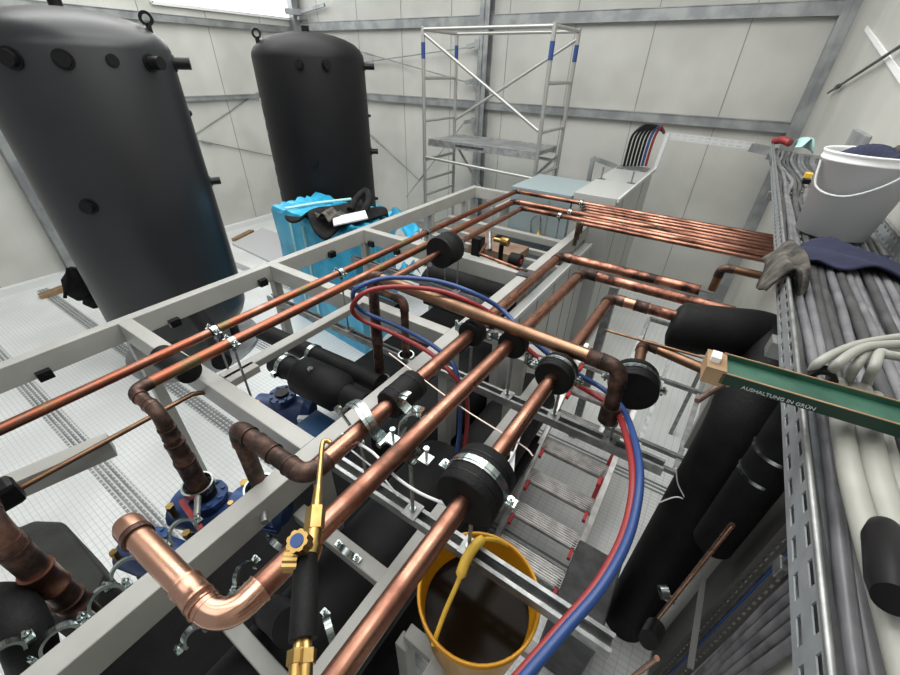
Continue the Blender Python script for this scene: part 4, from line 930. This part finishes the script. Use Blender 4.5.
# white lettering on the side rail
def text(body, loc, xdir, ydir, size, m, parent):
    cu = bpy.data.curves.new('lettering', 'FONT'); cu.body = body; cu.size = size; cu.extrude = .0003; cu.materials.append(M[m]); cu.resolution_u = 3
    tmp = bpy.data.objects.new('lettering', cu); COL.objects.link(tmp); bpy.context.view_layer.update()
    me = bpy.data.meshes.new_from_object(tmp.evaluated_get(bpy.context.evaluated_depsgraph_get())); bpy.data.objects.remove(tmp)
    o = bpy.data.objects.new('lettering', me); COL.objects.link(o)
    x = V(xdir).normalized(); y = (V(ydir)-x*V(ydir).dot(x)).normalized(); z = x.cross(y); R = Matrix((x, y, z)).transposed().to_4x4()
    o.parent = parent; R.translation = V(loc)-WORLD[parent.name]; o.matrix_local = R; WORLD[o.name] = V(loc); return o
text('AUSHALTUNG IN GRÜN', a+d*.028+s*(W+.0036)+V((0, 0, -.0115)), d, (0, 0, 1), .0078, 'label', gp)
text('www', a+d*.20+s*(W+.0036)+V((0, 0, -.010)), d, (0, 0, 1), .004, 'label', gp)
# pliers / spanner below the green bar
sp_ = empty('spanner', PZ(710, 396, -.75), 'worn brownish spanner handle sticking out under the green bar', 'tool')
MB().tube([PZ(697, 401, -.75), PZ(712, 391, -.75), PZ(727, 381, -.75)], [.008, .009, .012], 10).build('handle', 'skin_tool', sp_)
MB().cyl(PZ(727, 381, -.755), PZ(727, 381, -.735), .018, 12).build('head', 'skin_tool', sp_)
tag(MB().beam(PX(690, 446, .27), PX(722, 388, .27), .05, .05).build('steel_post', 'grey'), 'grey upright partly hidden behind the riser and green bar', 'post')

# ---- vertical trays on right wall (below the long tray)
vt = empty('vertical_cable_ladder', (XR-.02, 1.1, FZ), 'vertical cable ladder on the right wall with brown and blue wires', 'cable ladder')
for y in (1.02, 1.14):
    m_ = MB(); slotted(m_, (XR-.005, y, FZ), (0, 0, 1), (-1, 0, 0), 2.2, .04, 1, .02, .018, .012); m_.build('slotted_side', 'panelgrey', vt, solid=.002)
for k, m_ in enumerate(('red_hose', 'blue_hose', 'dark_cable')):
    MB().tube([(XR-.02, 1.05+.025*k, FZ+.1), (XR-.02, 1.05+.025*k, -.6)], .007, 8).build('wire', m_, vt)
vt2 = empty('wall_cable', (XR-.02, .9, FZ), 'bunch of grey cables going down the right wall at the bottom edge', 'cable bunch')
for k in range(5): MB().tube(smooth_path([(XR-.02, .96-.035*k, FZ+.1), (XR-.025, .94-.03*k, -1.8), (XR-.02, .97-.04*k, -1.2), (XR-.02, .93-.03*k, -.6)]), .014, 10).build('cable', 'grey_cable', vt2)
tag(MB().bb((XR-.012, 1.19, FZ+.1), (XR-.002, 1.40, -.62)).build('wall_duct', 'panelgrey'), 'flat grey duct cover down the right wall behind the bright copper tube', 'duct')
tag(MB().box(PX(780, 567, .50), (.02, .05, .05)).build('wall_socket', 'galv', None, .004), 'pale small plate edge showing beside the tray side', 'plate')
# ================================================================== STEPLADDER
ld = empty('stepladder', (-.3, .9, FZ), 'aluminium stepladder with wide treads and red caps under the strut channels', 'ladder')
def LP(k, x): return V((x, (.90*2.3)-.0945*2.3*k, -(2.3+.053*2.3*k)))
for x in (-.50, .0):
    MB().beam(LP(-3.6, x), LP(4.0, x), .035, .07).build('stile', 'alu', ld)
for k in range(-3, 4):
    c = LP(k, -.25); m_ = MB(); m_.box(c, (.46, .12, .03))
    for j in range(7): m_.box(c+V((0, -.051+.017*j, .018)), (.46, .006, .006))
    m_.build('tread', 'alu', ld)
    for x in (-.46, -.04): MB().box(c+V((x+.25, -.06, .0)), (.02, .14, .03)).build('red_cap', 'red', ld)
tag(MB().box((.10, 1.22, -2.49), (.24, .46, .58)).build('dark_crate', 'dark_cable', None, .01), 'dark boxy unit between the stepladder and the big riser', 'box')
# stair frame farther right
sf = empty('platform_frame', (.1, 2.4, FZ), 'light steel platform frame standing beyond the stepladder', 'frame')
for a, b in (((-.15, 3.3, -1.7), (-.15, 2.2, -2.15)), ((.35, 3.3, -1.7), (.35, 2.2, -2.15)), ((-.15, 3.3, -1.7), (.45, 3.3, -1.7)), ((-.15, 2.8, -1.9), (.45, 2.8, -1.9)), ((-.15, 2.3, -2.1), (.45, 2.3, -2.1)), ((.1, 3.3, -1.7), (.1, 2.2, -2.15)), ((-.15, 2.2, -2.15), (.45, 2.2, -2.15))):
    MB().beam(a, b, .03, .03).build('bar', 'galv', sf)
for x in (-.15, .35): MB().beam((x, 3.3, -1.7), (x, 3.3, FZ), .03, .03).build('leg', 'galv', sf)
tag(MB().beam((-.40, 2.75, FZ), (-.40, 2.75, -1.25), .06, .06).build('steel_post', 'galv'), 'slim galvanised post beside the cabinet, behind the large pipe bends', 'post')
tag(MB().beam(PZ(613, 455, -2.4), PZ(590, 505, -2.6), .03, .01).build('red_strap', 'red'), 'narrow red strap lying right of the stepladder', 'strap')
tag(MB().beam((-.6, .02, -2.7), (.5, .02, -2.7), .02, .02).build('floor_bar', 'galv'), 'thin bar on the floor under the near strut channel', 'bar')

# ================================================================== LIGHT
def added_bar(x, y, L, label):  # unseen light bars, added under the ceiling to light the room
    root = empty('added_light_bar', (x, y, TOP-.08), label, 'lamp')
    MB().bb((x-.08, y-L/2, TOP-.05), (x+.08, y+L/2, TOP)).build('light_bar_body', 'white', root)
    MB().bb((x-.06, y-L/2+.02, TOP-.08), (x+.06, y+L/2-.02, TOP-.05)).build('glow_bar', 'lamp', root)
added_bar(-5.9, 2.2, 2.4, 'added unseen light bar over the tanks'); added_bar(-3.2, 2.2, 2.4, 'added unseen light bar over the frame'); added_bar(-.8, 2.2, 2.4, 'added unseen light bar over the large copper pipes')
def area(loc, sx, sy, e, rot=(0, 0, 0), col=(1, 1, 1)):  # unseen area lights added overhead to raise the brightness
    l = bpy.data.lights.new('fill_light', 'AREA'); l.shape = 'RECTANGLE'; l.size = sx; l.size_y = sy; l.energy = e; l.color = col
    o = bpy.data.objects.new('fill_light', l); COL.objects.link(o); o.location = loc; o.rotation_euler = rot; return o
area((-4.5, 3.0, 2.15), 5, 4, 170, col=(1, 1, .98)); area((-1.0, 2.2, 2.15), 2.4, 4.5, 125, col=(1, .99, .97)); area((-1.5, -1.2, 2.15), 3, 1.8, 30)
wd = bpy.data.worlds.new('world'); SC.world = wd; wd.use_nodes = True
wd.node_tree.nodes['Background'].inputs['Color'].default_value = (.95, .98, 1, 1); wd.node_tree.nodes['Background'].inputs['Strength'].default_value = .35
SC.view_settings.view_transform = 'Standard'; SC.view_settings.look = 'None'; SC.view_settings.gamma = 1; SC.view_settings.exposure = 0.22
SC.view_settings.use_curve_mapping = False

# lift everything so that the grating floor is at z = 0
for o in list(COL.objects):
    if o.parent is None: o.location.z += CAM_H
